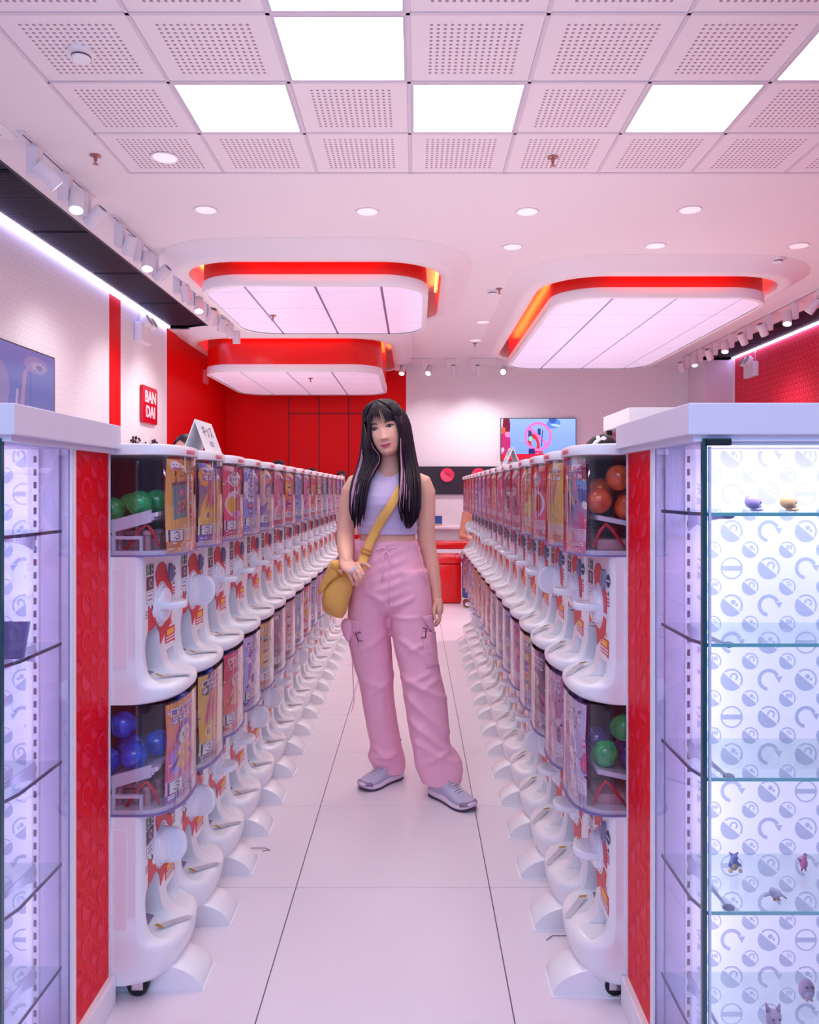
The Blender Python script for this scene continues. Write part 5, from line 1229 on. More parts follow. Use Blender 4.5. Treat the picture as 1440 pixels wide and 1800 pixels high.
# hands at finer detail
def finger(m, pts, r): P = [Wp(*p) for p in pts]; L = len(P); m.tube(P, [r*(1-0.22*i/(L-1)) for i in range(L)], 10); m.sphere(P[-1], r*0.78, 10); m.sphere(P[0], r, 10)
m = MB()
pl = [(608, 977, 3.115, 11.5, .024), (608.5, 984, 3.075, 12, .022), (611, 992, 3.05, 14, .018), (615, 998, 3.035, 16, .017), (619, 1004, 3.025, 15.5, .015), (622, 1008, 3.02, 12, .012)]
m.loft([ering(a, b, c, d, e, 18) for a, b, c, d, e in pl])
finger(m, [(629, 993, 3.04), (634, 1001, 3.022), (638.5, 1010, 3.015), (639.5, 1018, 3.03), (638.5, 1022, 3.04)], .0080)
finger(m, [(624, 999, 3.03), (630.5, 1008, 3.01), (633, 1017, 3.008), (633.5, 1024, 3.025), (632.5, 1027, 3.04)], .0080)
finger(m, [(617, 1002, 3.03), (622.5, 1011, 3.01), (626, 1019, 3.01), (627, 1026, 3.025), (626.5, 1029, 3.04)], .0077)
finger(m, [(609, 1001, 3.04), (614, 1011, 3.02), (618.5, 1019.5, 3.018), (620.5, 1025, 3.03), (620.5, 1028, 3.04)], .0070)
finger(m, [(625, 992, 3.06), (634, 991, 3.085), (642, 992, 3.10), (648, 995, 3.10), (650.5, 997, 3.095)], .0092)
handL = remesh(m.mesh('h', SKIN), 0.0022, 1)
m = MB()
m.loft([ering(a, b, c, d, e, 18) for a, b, c, d, e in [(768.7, 1052, 3.245, 8.6, .022), (770, 1062, 3.245, 9.4, .030), (771, 1071, 3.245, 8.8, .036), (771.5, 1078, 3.245, 7.2, .034)]])
for k, yy in enumerate((3.218, 3.236, 3.254, 3.270)):
    ln = [0, 2.5, 1.5, -2][k]
    finger(m, [(772, 1074, yy), (773.5, 1082+ln*.3, yy), (772.5, 1089+ln*.7, yy-.001), (768.5, 1095+ln, yy-.003), (766, 1097+ln, yy-.004)], .0086-.0006*(k == 3))
finger(m, [(766, 1060, 3.222), (763.5, 1068, 3.200), (763, 1077, 3.192), (764.5, 1085, 3.195), (765, 1088, 3.196)], .0092)
handR = remesh(m.mesh('h', SKIN), 0.0022, 1)
m = MB(); m.loft(head_rings())
# ears
for s in (-1, 1): m.sphere(H(s*.068, .0, -.015), .014, 12, (.45, .8, 1.6))
hd = m.mesh('hd', SKIN)
bm = bmesh.new()
for me in (body, handL, handR, hd): bm.from_mesh(me)
bme = bpy.data.meshes.new('body'); bm.to_mesh(bme); bm.free()
bme = remesh(bme, 0.0024, 1); bme.name = 'body'; bme.update()
def px_of(p): return 730+p.x*F/p.y, 862-(p.z-CH)*F/p.y
# yoke of the top: the part of the body surface between neckline and armholes, lifted off the skin
YK = MB(); keep = {}; 
for p_ in bme.polygons:
    c_ = p_.center; x_, y_ = px_of(c_)
    if not (818 < y_ < 862) or c_.y < 3.1: continue
    e_ = max(0, min(1, (y_-826)/34)); 
    if x_ < 650-15*e_ or x_ > 719+15*e_: continue
    if ((x_-684)/22)**2+((y_-816)/(23 if c_.y < 3.255 else 13))**2 < 1: continue
    f_ = []
    for vi in p_.vertices:
        if vi not in keep:
            v_ = bme.vertices[vi]; keep[vi] = len(YK.v); YK.v.append(tuple(v_.co+v_.normal*0.0042))
        f_.append(keep[vi])
    YK.f.append(tuple(f_)); YK.m.append(0)
put('body', bme, SKIN)
# ---- face parts ----
def patch(name, outline, off, mt, par=wm, cx=None, cy=None, grid=4):
    """outline (u,w) closed; concentric rings to follow the face surface"""
    cx = sum(p[0] for p in outline)/len(outline) if cx is None else cx; cy = sum(p[1] for p in outline)/len(outline) if cy is None else cy
    m = MB(); R = []
    for k in range(grid, 0, -1):
        t = k/grid; o_ = off*(1.0 if k < grid else 0.35)
        R.append([H(cx+(u-cx)*t, face_d(cx+(u-cx)*t, cy+(v-cy)*t)+o_, cy+(v-cy)*t) for u, v in outline])
    m.loft(R, cap=False); b = len(m.v); m.v.append(tuple(H(cx, face_d(cx, cy)+off, cy))); n = len(outline); s0 = b-n
    for j in range(n): m.f.append((s0+j, s0+(j+1) % n, b)); m.m.append(0)
    return put(name, m.mesh(name, mt), mt, par)
LIP = mat('lip', (214, 96, 116), 0.35); EYEW = mat('eye_white', (184, 160, 166), 0.6, spec=0.1); IRIS = mat('iris_dark', (26, 10, 12), 0.5, spec=0.15); BROW = mat('brow', (60, 34, 44), 0.7); LASH = mat('lash', (14, 6, 12), 0.8, spec=0.1)
for s in (-1, 1):
    cu = s*0.0315; cw = 0.0005
    al = []
    for i in range(28):
        a = 2*PI*i/28; x = 0.0145*math.cos(a); y = (0.0055 if math.sin(a) > 0 else 0.0042)*abs(math.sin(a))**0.8*math.copysign(1, math.sin(a))
        al.append((cu+x, cw+y+0.0012*(x*s/0.0145)))
    patch('eye', al, 0.0016, EYEW)
    patch('iris', [(cu-0.0008+0.0066*math.cos(2*PI*i/20), cw+0.0004+min(0.0048, 0.0062*math.sin(2*PI*i/20))) for i in range(20)], 0.0026, IRIS)
    gl_ = MB(); gl_.sphere(H(cu+0.0015, face_d(cu, cw)+0.0034, cw+0.002), 0.0006, 8); put('eye_glint', gl_.mesh('g', EYEW), mat('glint', (255, 255, 255), 0.1, emit=1.2))
    up = [(cu+x, cw+0.0052*max(0, 1-(x/0.0155)**2)**0.7+0.0012*(x*s/0.0145)) for x in [-0.0155+0.031*i/14 for i in range(15)]]
    m = MB(); pts = [H(u, face_d(u, v)+0.0022, v) for u, v in up]; m.tube(pts, [0.0008+0.0013*math.sin(PI*(i+1.5)/17) for i in range(15)], 6); put('upper_lash', m.mesh('l', LASH), LASH)
    lo_ = [(cu+x, cw-0.0042*max(0, 1-(x/0.0155)**2)**0.7+0.0012*(x*s/0.0145)) for x in [-0.0145+0.029*i/10 for i in range(11)]]
    m = MB(); m.tube([H(u, face_d(u, v)+0.0018, v) for u, v in lo_], 0.0005, 5); put('lower_lash', m.mesh('l', LASH), mat('lash_soft', (110, 66, 76), 0.5))
    bl = [(s*x, 0.0165+0.0052*math.sin(PI*min(1, (x-0.012)/0.046))-0.001*(x > 0.045)) for x in [0.014+0.036*i/12 for i in range(13)]]
    m = MB(); m.tube([H(u, face_d(u, v)+0.0010, v) for u, v in bl], [0.0008+0.0018*math.sin(PI*(i+2)/16) for i in range(13)], 6, flat=1.0); put('eyebrow', m.mesh('b', BROW), BROW)
    m = MB(); m.sphere(H(s*0.0068, face_d(s*0.0068, -0.0505)+0.0004, -0.0505), 0.0022, 8, (1.1, 0.5, 0.6)); put('nostril', m.mesh('n', LASH), mat('nostril', (120, 50, 52), 0.6))
def lipo(top):
    P = []; n = 24
    for i in range(n+1):
        x = -0.0245+0.049*i/n; t = abs(x)/0.0245
        if top: P.append((x, -0.0715+0.0062*(1-t**1.8)-0.0022*math.exp(-(x/0.004)**2)+0.0040*t*t))
        else: P.append((x, -0.0728-0.0092*(1-t**2.2)+0.0052*t*t))
    mid = [(-p[0], -0.0723+0.0044*(abs(p[0])/0.0245)**2-0.0004*(0 if top else 1)) for p in P]
    return P+mid[1:-1]
patch('upper_lip', lipo(True), 0.0014, LIP, cx=0, cy=-0.0690); patch('lower_lip', lipo(False), 0.0015, LIP, cx=0, cy=-0.0770)
ml = [(-0.024+0.048*i/12, -0.0723+0.0046*(abs(-0.024+0.048*i/12)/0.0245)**2) for i in range(13)]
m = MB(); m.tube([H(u, face_d(u, v)+0.0018, v) for u, v in ml], [0.0003+0.0005*math.sin(PI*(i+1)/14) for i in range(13)], 6); put('mouth_line', m.mesh('n', LASH), mat('mouth_line', (120, 34, 52), 0.6))
# ---- hair ----
rh = random.Random(21)
def scalp(th, w_, grow):
    a, = interp(AW, w_); f, = interp(FD, w_); b, = interp(BD, w_); b = max(b, 0.06) if w_ < 0.06 else b
    ca, sa = math.cos(th), math.sin(th)      # th=0 front
    u = (a+grow)*math.copysign(abs(sa)**0.9, sa); d = (f+grow*0.8)*abs(ca)**0.9 if ca >= 0 else -(b+grow*1.2)*abs(ca)**0.95
    return H(u, d, w_+max(0, (w_-0.06))*grow*4)
m = MB(); R = []
WS = [-.06, -.04, -.02, 0, .02, .04, .055, .066, .074, .082, .09, .098, .105, .111, .116, .118]
for w_ in WS:
    o_ = math.radians(62 if w_ < .055 else 62*max(0.0, (.092-w_)/.037)); o_ = max(o_, 0.0)
    R.append([scalp(o_+(2*PI-2*o_)*j/47, w_, 0.0125) for j in range(48)])
m.loft(R, cap=False, closed=False); m.add([scalp(2*PI*j/24, .1185, 0.006) for j in range(24)], [tuple(range(24))])
LO = [(706, 664), (712, 656), (719, 648), (727, 642.5), (748, 640), (775, 638.5), (807, 634.5), (822, 630), (845, 622), (866, 617), (897, 615), (930, 620)]
LI = [(706, 668), (712, 665), (719, 661), (727, 657), (744, 650.5), (772, 651.5), (787, 657), (799, 667), (812, 667), (825, 659), (845, 650), (870, 645), (900, 642), (930, 636)]
RO = [(704, 680), (709, 690), (716, 702), (725, 710), (744, 718.5), (776, 724), (807, 729.5), (820, 732.5), (845, 737), (867, 739.6), (890, 740), (913, 735), (930, 722)]
RI = [(706, 672), (712, 679), (722, 688), (733, 694.5), (748, 701), (760, 704.5), (776, 704.5), (799, 703.5), (822, 704.7), (845, 704.6), (890, 701), (909, 704), (930, 710)]
YT = [(704, 3.20, 3.17), (720, 3.24, 3.135), (745, 3.245, 3.135), (775, 3.24, 3.15), (800, 3.225, 3.165), (822, 3.20, 3.165), (845, 3.165, 3.125), (870, 3.14, 3.105), (900, 3.13, 3.10), (935, 3.13, 3.105)]
def lockpath(OUT, INN, s, yend, dy, jx, y0=706):
    pts = []; n = 20
    for i in range(n+1):
        y = y0+(yend-y0)*i/n; xo, = interp(OUT, y); xi, = interp(INN, y); yo, yi = interp(YT, y)
        x = xo+(xi-xo)*s+jx*math.sin(y*0.045+s*9)*(0.4 if y < 760 else 1); pts.append(Wp(x, y, yo+(yi-yo)*s+dy))
    return pts
def lock(m, pts, r, n=6):
    L = len(pts); m.tube(pts, [r*(0.55+0.45*min(1, i/3))*(1 if i < L*0.7 else max(0.08, 1-((i-L*0.7)/(L*0.3))**1.3)) for i in range(L)], n)
for OUT, INN, lo_, hi_ in ((LO, LI, 892, 930), (RO, RI, 898, 930)):
    for k in range(130):
        s = (k+0.5)/130; s = min(1, max(0, s+rh.uniform(-.02, .02)))
        ye = rh.uniform(lo_, hi_)-(12 if (s < .1 or s > .9) else 0)-(rh.random() < 0.15)*25
        lock(m, lockpath(OUT, INN, s, ye, rh.uniform(-0.008, 0.030), rh.uniform(-1.1, 1.1)), rh.uniform(.0038, .0072))
    # dense inner layer down to the shoulders
    for k in range(46):
        s = (k+0.5)/46; lock(m, lockpath(OUT, INN, s, rh.uniform(850, 900), 0.020, 0), .0105)
# strands down the back
for k in range(60):
    th = math.radians(95+170*(k+.5)/60); P = [scalp(th, w_, 0.011) for w_ in (.11, .08, .04, 0, -.04)]
    e = P[-1]; P += [e+Vector((0, .012, -.06)), e+Vector((0, .05, -.16)), e+Vector((0, .06, -.30-rh.uniform(0, .05)))]; m.tube(P, [.007, .009, .009, .009, .009, .009, .007, .001], 6)
# crown strands from the parting
for k in range(150):
    sgn = 1 if k % 2 else -1; th0 = math.radians(-12); thE = sgn*math.radians(rh.uniform(40, 150))
    if sgn < 0: thE = -math.radians(rh.uniform(40, 150))
    P = []
    for i in range(12):
        t = i/11; w_ = 0.1165-0.006*t-0.075*t**1.6; th = th0+(thE-th0)*min(1, t*1.3)**0.8; P.append(scalp(th, w_, 0.0125+0.003*math.sin(PI*t)))
    m.tube(P, [.0016+.0022*math.sin(PI*(i+.5)/12) for i in range(12)], 5)
# fringe
def bang(ut, wt, r, curl=0.0, off=0.006):
    P = []
    for i in range(14):
        t = i/13; w_ = 0.108-(0.108-wt)*t; u = -0.006+(ut+0.006)*(t**0.75)+curl*math.sin(PI*t)*0.006
        P.append(H(u, (face_d(u, min(w_, .1))+off+0.004*math.sin(PI*t*0.9)), w_))
    m.tube(P, [r*(0.7+0.3*math.sin(PI*t_/13))*(1 if t_ < 8 else max(.1, 1-(t_-8)/6)) for t_ in range(14)], 5)
for k in range(34): bang(rh.uniform(-.058, -.038), rh.uniform(.004, .016), rh.uniform(.0012, .0026), -1)
for k in range(46): bang(rh.uniform(.020, .058), rh.uniform(.010, .024), rh.uniform(.0012, .0028), 1)
for k in range(40): bang(rh.uniform(-.036, .022), rh.uniform(.006, .028), rh.uniform(.0005, .0011), rh.uniform(-1, 1))
for k in range(10): bang(rh.uniform(-.03, .02), rh.uniform(.04, .06), rh.uniform(.0008, .0018), rh.uniform(-1, 1))
hair = put('hair', m.mesh('hair', HAIRM, recalc=False), HAIRM)
m = MB()
for k in range(6): lock(m, lockpath(LO, LI, [.03, .09, .16, .3, .42, .97][k], [890, 905, 880, 900, 870, 840][k], -0.010, .8, [790, 800, 815, 830, 850, 778][k]), [.0022, .0020, .0014, .0012, .0010, .0012][k])
streakL = put('hair_streak', m.mesh('hair_streak', HAIRM), mat('hair_pink', (206, 150, 178), 0.4)); streakL['label'] = 'pale pink hair streaks'; 
m = MB()
for k in range(7): lock(m, lockpath(RO, RI, [.99, .94, .88, .80, .70, .97, .55][k], [880, 900, 870, 895, 880, 850, 900][k], -0.011, .8, [770, 785, 800, 820, 850, 790, 860][k]), [.0022, .0018, .0012, .0014, .0010, .0014, .0009][k])
o = put('hair_streak', m.mesh('hair_streak', HAIRM), MATS['hair_pink']); o['label'] = 'pale pink hair streaks'
# ---- crop top ----
TOPM = mat('top_lavender', (212, 190, 228), 0.7, noise=0.03, nscale=30)
tt = [(938, 681.5, 51, .101, 0), (936, 681.5, 52, .103, 0), (930, 681, 52.5, .104, 0), (922, 681, 52.3, .104, 0), (910, 681, 52.5, .109, 0), (898, 681, 53.5, .118, 0), (886, 681.5, 55, .126, 0), (872, 682, 55, .123, 0), (858, 682.5, 50, .107, 0), (846, 683, 44, .086, .03), (838, 683.5, 37, .078, .12), (831, 684, 31, .066, .2), (827, 684.5, 26, .058, .25)]
def fold(me, fn):
    for v in me.vertices: pass
    nr = [v.normal.copy() for v in me.vertices]
    for v, n_ in zip(me.vertices, nr): v.co += n_*fn(v.co)
m = MB(); rows = []
for i in range(60):
    y = 848+90*i/59; c = interp([(a, b, c_, d, e) for a, b, c_, d, e in tt], y); rows.append(ering(c[0], y, 3.25, c[1], c[2], 64, tilt=c[3]*1.6))
R2 = [[p for p in r] for r in rows]
m.loft(R2, cap=False); m.add(YK.v, YK.f); me = m.mesh('crop_top', TOPM, smooth=True)
def f_top(p):
    z = p.z; a = 0.0016*math.sin(p.x*70+mnoise.noise(p*9)*5)*max(0, 1-abs(z-1.30)/.05)
    b = 0.0035*abs(math.sin((z-1.06)*95+p.x*9+mnoise.noise(p*12)*1.5))*max(0, 1-abs(z-1.085)/.06)
    return a+b+0.002*mnoise.noise(p*18)
fold(me, f_top); put('crop_top', me, TOPM)
m = MB(); nb = ering(681.5, 936.5, 3.25, 52.3, .1035, 56); m.tube(nb+[nb[0]], .0022, 6, cap=False); put('lower_hem', m.mesh('n', TOPM), TOPM)
# ---- trousers ----
PK = mat('cargo_pink', (252, 182, 208), 0.62, noise=0.04, nscale=26)
def legrings(tab, Y0, Y1, ya, yb, dep0, dep1, n=30):
    R = []; N_ = 46
    for i in range(N_+1):
        y = ya+(yb-ya)*i/N_; l, r = interp(tab, y); t = i/N_; R.append(ering((l+r)/2, y, Y0+(Y1-Y0)*t**1.2, (r-l)/2, dep0+(dep1-dep0)*t, n, p=2.3))
    return R
LL = [(1000, 617, 683), (1035, 613, 684), (1068, 611, 684.5), (1100, 610, 686), (1123, 612, 687.5), (1150, 617, 689), (1170, 621.5, 690.5), (1193, 630, 691.5), (1229, 637, 693), (1276, 644, 700), (1300, 649.5, 704), (1313, 652, 706.5), (1322, 648, 709), (1332, 648.5, 712), (1345, 654.5, 713), (1354, 660, 712)]
RL = [(1000, 683, 752), (1035, 684, 757), (1068, 686, 760.8), (1100, 687, 763.5), (1139, 693, 766.5), (1186, 704.5, 775), (1229, 710, 785), (1264, 716, 789.5), (1290, 720, 790.5), (1309, 724, 792), (1320, 726, 801), (1330, 728, 810), (1350, 731, 814.5), (1362, 736, 813), (1374, 741, 810)]
m = MB()
m.loft([ering(a, y, 3.26, hw, d, 40) for y, a, hw, d in [(948, 679.5, 57, .107), (952, 679.5, 57.5, .108), (958, 679.5, 58.5, .110), (966, 679.5, 60, .113), (985, 681, 63, .118), (1010, 684, 68, .122), (1030, 685, 71.5, .121), (1048, 686, 73, .114), (1060, 686, 70, .102), (1070, 686, 60, .085), (1078, 686, 44, .06)]])
m.loft(legrings(LL, 3.262, 3.352, 1000, 1354, .118, .074)); m.loft(legrings(RL, 3.258, 3.165, 1000, 1374, .118, .078))
me = remesh(m.mesh('p', PK), 0.0065, 2)
me.update()
def px_of(p): return 730+p.x*F/p.y, 862-(p.z-CH)*F/p.y
def f_pant(p):
    x, y = px_of(p); d = 0.0035*mnoise.noise(Vector((p.x*9, p.y*7, p.z*5)))+0.0016*mnoise.noise(p*26)
    if y < 975: d += 0.0030*math.sin(x*1.15+mnoise.noise(p*20)*1.2)*(1-max(0, (y-962)/13))
    def ridge(x0, y0, x1, y1, wd, amp):
        dx, dy = x1-x0, y1-y0; L = math.hypot(dx, dy); t = ((x-x0)*dx+(y-y0)*dy)/L/L
        if t < -0.05 or t > 1.05: return 0
        q = ((x-x0)*dy-(y-y0)*dx)/L + 4*math.sin(PI*t)
        return 1.25*amp*math.exp(-(q/wd)**2)*math.sin(PI*min(1, max(0, t)))**.5
    for a in ((683, 1065, 730, 1048, 4, .008), (683, 1068, 640, 1040, 4, .007), (684, 1080, 740, 1085, 4, .006), (700, 1120, 765, 1160, 5, .008), (705, 1185, 785, 1230, 5, .013), (708, 1200, 760, 1180, 4, .006), (712, 1215, 790, 1290, 6, .014), (718, 1260, 800, 1325, 6, .014),
              (728, 1300, 812, 1345, 5, .012), (760, 1130, 715, 1150, 4, .006), (648, 1328, 700, 1322, 4, .013), (655, 1312, 705, 1335, 4, .010), (650, 1330, 690, 1345, 4, .008), (630, 1190, 690, 1210, 5, .006), (640, 1230, 695, 1180, 5, .006), (620, 1150, 680, 1110, 5, .006), (735, 1345, 790, 1318, 5, .010), (775, 1190, 720, 1240, 5, .006), (745, 1260, 735, 1360, 6, .007), (672, 1210, 676, 1310, 6, .005)):
        if abs(p.y-3.25) < .2 and p.y < 3.30+0.05*(a[0] < 700): d += ridge(*a)
    if y < 1080: d += 0.003*math.sin(y*0.33+x*0.12)*math.exp(-((x-684)/30)**2)
    return d
fold(me, f_pant); pants = put('cargo_trousers', me, PK)
def fy(x, y):   # front surface depth of the trousers near a pixel
    best = 3.2
    for v in pants.data.vertices:
        q = v.co+ORG; a, b = px_of(q)
        if abs(a-x) < 2.2 and abs(b-y) < 2.2: best = min(best, q.y)
    return best
PXC = []
for v in pants.data.vertices:
    q = v.co+ORG; a, b = px_of(q); PXC.append((a, b, q.y))
PXA = np.array(PXC)
def fy(x, y, r=3.0):
    k = (np.abs(PXA[:, 0]-x) < r) & (np.abs(PXA[:, 1]-y) < r); return float(PXA[k, 2].min()) if k.any() else 3.18
def on(x, y, o_=0.004): return Wp(x, y, fy(x, y)-o_)
def flap(name, poly, mt, o_=0.003, th=0.004):
    cx, cy = sum(p[0] for p in poly)/len(poly), sum(p[1] for p in poly)/len(poly); m = MB(); R = []
    for t, oo in ((1.0, -0.003), (1.0, o_), (0.96, o_+th), (0.6, o_+th), (0.25, o_+th)): R.append([on(cx+(a-cx)*t, cy+(b-cy)*t, oo) for a, b in poly])
    m.loft(R); return put(name, m.mesh(name, mt), mt)
def dens(poly, n=5):
    out = []
    for i in range(len(poly)):
        a, b = poly[i], poly[(i+1) % len(poly)]
        for k in range(n): out.append((a[0]+(b[0]-a[0])*k/n, a[1]+(b[1]-a[1])*k/n))
    return out
flap('pocket_flap', dens([(742, 1084), (760, 1081), (763, 1100), (764, 1114), (756, 1106), (748, 1094)]), PK, .003, .003)
flap('pocket_flap', dens([(614, 1088), (632, 1092), (631, 1110), (620, 1112), (613, 1108)]), PK, .003, .003)
flap('cargo_pocket', dens([(744, 1112), (766, 1110), (771, 1168), (749, 1175), (745, 1150)]), PK, .0015, .0025)
# side pocket bellows standing proud on her right thigh
m = MB(); m.loft([ering(613, y, 3.22, hw, .03, 16) for y, hw in ((1088, 9), (1094, 13), (1104, 13.5), (1114, 10), (1122, 6), (1126, 2))]); put('side_pocket', m.mesh('s', PK), PK)
m = MB(); P = [on(a, b, .004) for a, b in [(738, 977), (737, 990), (737.5, 1005), (742, 1014), (748, 1018), (754, 1022)]]; m.tube(P, .0013, 6); put('pocket_seam', m.mesh('s', PK), PK)
for pts in ([(732, 957), (739, 978), (746, 1005), (751, 1030)], [(630, 958), (625, 980), (620, 1005)], [(684, 966), (684.5, 1000), (684, 1035), (684, 1064)]):
    m = MB(); m.tube([on(a, b, .002) for a, b in pts], .0014, 5); put('seam', m.mesh('s', PK), PK)
BK = mat('buckle_dark', (52, 34, 46), 0.3, metal=0.4)
for q in ([(745, 1104), (750, 1104), (749, 1121), (741, 1121)], [(624.5, 1114), (633, 1110.5), (636.5, 1126), (630.5, 1128.5)]):
    m = MB()
    if q[0][0] > 700: P = [on(a, b, .006) for a, b in [(743, 1104), (749.5, 1104.5), (748, 1121), (740.5, 1121)]]
    else: P = [on(a, b, .006) for a, b in [(634, 1112), (625, 1114), (631, 1128.5), (636.5, 1126)]]
    m.tube(P, .0022, 6); put('buckle', m.mesh('b', BK), BK)
CORD = mat('cord_pink', (255, 206, 226), 0.6)
for pts in ([(679, 969), (676, 962), (666, 965), (661, 967)], [(679, 969), (686, 962), (695, 963), (700, 960)], [(678, 969), (673, 974), (673, 985), (672.5, 1000), (672, 1023)], [(680, 969), (685, 975), (684, 985), (684.5, 990)]):
    m = MB(); m.tube([on(a, b, .008) for a, b in pts], .0030, 6); put('drawstring', m.mesh('d', CORD), CORD)
m = MB(); m.sphere(on(678.5, 969, .008), .0055, 10, (1.2, .7, .8)); put('drawstring_knot', m.mesh('d', CORD), CORD)
m = MB(); m.tube([Wp(a, b, 3.27) for a, b in [(617, 1120), (619, 1150), (619.5, 1170), (621, 1200), (622.5, 1230), (620, 1245), (617, 1254)]], [.005, .005, .005, .0055, .006, .005, .001], 6, flat=0.35); put('hanging_strap', m.mesh('d', PK), PK)
# ---- shoes ----
MESHM = mat('shoe_knit', (198, 190, 216), 0.7, noise=0.05, nscale=80); SOLE = mat('shoe_sole', (232, 212, 232), 0.5); CAPM2 = mat('shoe_toe', (150, 116, 150), 0.5); LACE = mat('shoe_lace', (226, 210, 228), 0.6); OUT_ = mat('outsole_dark', (86, 58, 84), 0.6)
def shoe(toe, heel, lab, par=wm):
    T, Hh = Vector((toe[0], toe[1], 0)), Vector((heel[0], heel[1], 0)); ax = (T-Hh); L = ax.length; ax.normalize(); sd = Vector((-ax.y, ax.x, 0))
    def Q(s, y, z): return Hh+ax*(s*L)+sd*y+Vector((0, 0, z))
    root = empty('shoe'); root.parent = par; root['label'] = lab
    wid = [(0, .012), (.02, .022), (.08, .031), (.2, .034), (.35, .032), (.5, .036), (.68, .045), (.8, .044), (.9, .036), (.96, .024), (1.0, .008)]
    top = [(0, .060), (.04, .075), (.12, .085), (.25, .088), (.36, .086), (.45, .078), (.55, .066), (.7, .053), (.82, .045), (.92, .038), (.98, .030), (1, .022)]
    def sec(s, z0, z1, grow, n=22, flatb=True):
        w_, = interp(wid, s); w_ += grow; R = []
        for j in range(n):
            a = 2*PI*j/n; ca, sa = math.cos(a), math.sin(a); R.append(Q(s, w_*math.copysign(abs(ca)**.75, ca), (z0+z1)/2+(z1-z0)/2*math.copysign(abs(sa)**(.8 if sa > 0 else .5), sa)))
        return R
    S = [0, .01, .03, .06, .1, .16, .22, .3, .38, .46, .54, .62, .7, .78, .85, .9, .94, .97, .99, 1]
    m = MB(); m.loft([sec(s, .018, interp(top, s)[0], -.003) for s in S]); put('upper', m.mesh('u', MESHM), MESHM, root)
    lift = lambda s: .016*max(0, (s-.8)/.2)**2+.005*max(0, (.06-s)/.06)
    m = MB(); m.loft([sec(s, .005+lift(s), .030+.010*(s < .3)*(1-s/.3)+lift(s)*.8+.004*math.sin(s*6), .004) for s in S]); put('midsole', m.mesh('s', SOLE), SOLE, root)
    m = MB(); m.loft([sec(s, .0+lift(s), .008+lift(s), .002) for s in S]); put('outsole', m.mesh('s', OUT_), OUT_, root)
    m = MB(); m.loft([sec(s, .014+lift(s)*.8, interp(top, s)[0]+.0025-(1-(s-.865)/.135)*.005, +.0052) for s in (.865, .885, .91, .93, .95, .97, .985, .995, 1.0)]); put('toe_cap', m.mesh('c', CAPM2), CAPM2, root)
    m = MB()
    tg = [Q(s, y, interp(top, s)[0]+.003) for s in (.40, .72) for y in (0,)]
    for k in range(6):
        s = .43+.048*k; z = interp(top, s)[0]+.0025; hw = .015+.001*k
        m.tube([Q(s+.012*(k % 2), -hw, z-.006), Q(s+.006, -hw*.4, z+.001), Q(s+.006, hw*.4, z+.001), Q(s+.012*((k+1) % 2), hw, z-.006)], .0028, 6)
    m.tube([Q(.46, 0, .084), Q(.5, .02, .080), Q(.54, .03, .066), Q(.58, .038, .045)], .002, 6); m.tube([Q(.46, 0, .084), Q(.49, -.018, .084), Q(.53, -.022, .074), Q(.49, -.010, .080)], .002, 6)
    put('laces', m.mesh('l', LACE), LACE, root)
    m = MB(); rim = [Q(.05, 0, .080), Q(.10, .020, .086), Q(.2, .026, .087), Q(.3, .024, .088), Q(.38, .010, .090), Q(.38, -.010, .090), Q(.3, -.024, .088), Q(.2, -.026, .087), Q(.10, -.020, .086), Q(.05, 0, .080)]
    m.tube(rim, .005, 8); put('collar', m.mesh('c', MESHM), MESHM, root)
    m = MB(); m.tube([Q(.2, 0, .06), Q(.19, 0, .12), Q(.19, 0, .17)], [.026, .030, .034], 14); put('sock', m.mesh('k', SKIN), mat('sock_dark', (90, 66, 90), 0.8), root)
shoe((-.2245, 3.205), (-.062, 3.375), 'pale lilac running shoe on her right foot, mauve toe cap')
shoe((.2235, 2.995), (.066, 3.19), 'pale lilac running shoe on her left foot, mauve toe cap')
# ring
m = MB(); c_ = Wp(621.5, 1000.5, 3.004); m.bbox(-.0145, .0145, -.0035, .0035, -.0055, .0055, .002); me = m.mesh('r', CHROME)
me.transform(Matrix.Translation(c_) @ Matrix.Rotation(math.radians(-42+0), 4, 'Y')); put('finger_ring', me, mat('ring_white', (226, 222, 236), 0.25), sm=False)
# ---- sling bag ----
MU = mat('bag_mustard', (238, 180, 92), 0.6, noise=0.05, nscale=22)
bag = empty('sling_bag', ORG, 0, 'mustard yellow fabric sling bag hanging at the hip of the woman', 'bag')
def bput(n_, me, mt, sm=True, par=None): return put(n_, me, mt, par or bag, sm)
pol = dens([(592, 1008), (606, 1003), (617, 1008), (622, 1020), (620, 1038), (614, 1058), (609, 1076), (602, 1087), (590, 1085), (577, 1080), (567, 1072), (566, 1058), (568, 1040), (576, 1024), (584, 1014)], 3)
cx, cy = 594, 1045; m = MB(); R = []
for t, Y in ((.15, 3.245), (.7, 3.235), (.93, 3.215), (1.0, 3.18), (1.0, 3.15), (.94, 3.115), (.75, 3.095), (.45, 3.085), (.15, 3.082)): R.append([Wp(cx+(a-cx)*t, cy+(b-cy)*t, Y) for a, b in pol])
m.loft(R); me = remesh(m.mesh('p', MU), .005, 2)
def f_bag(p):
    x, y = px_of(p); d = .002*mnoise.noise(p*18)
    t = max(0, 1-(y-1005)/34); d += .0045*math.sin((x-575)*.42-(y-1005)*.55+2*mnoise.noise(p*10))*t
    return d
fold(me, f_bag); bput('pouch', me, MU)
m = MB(); R = []
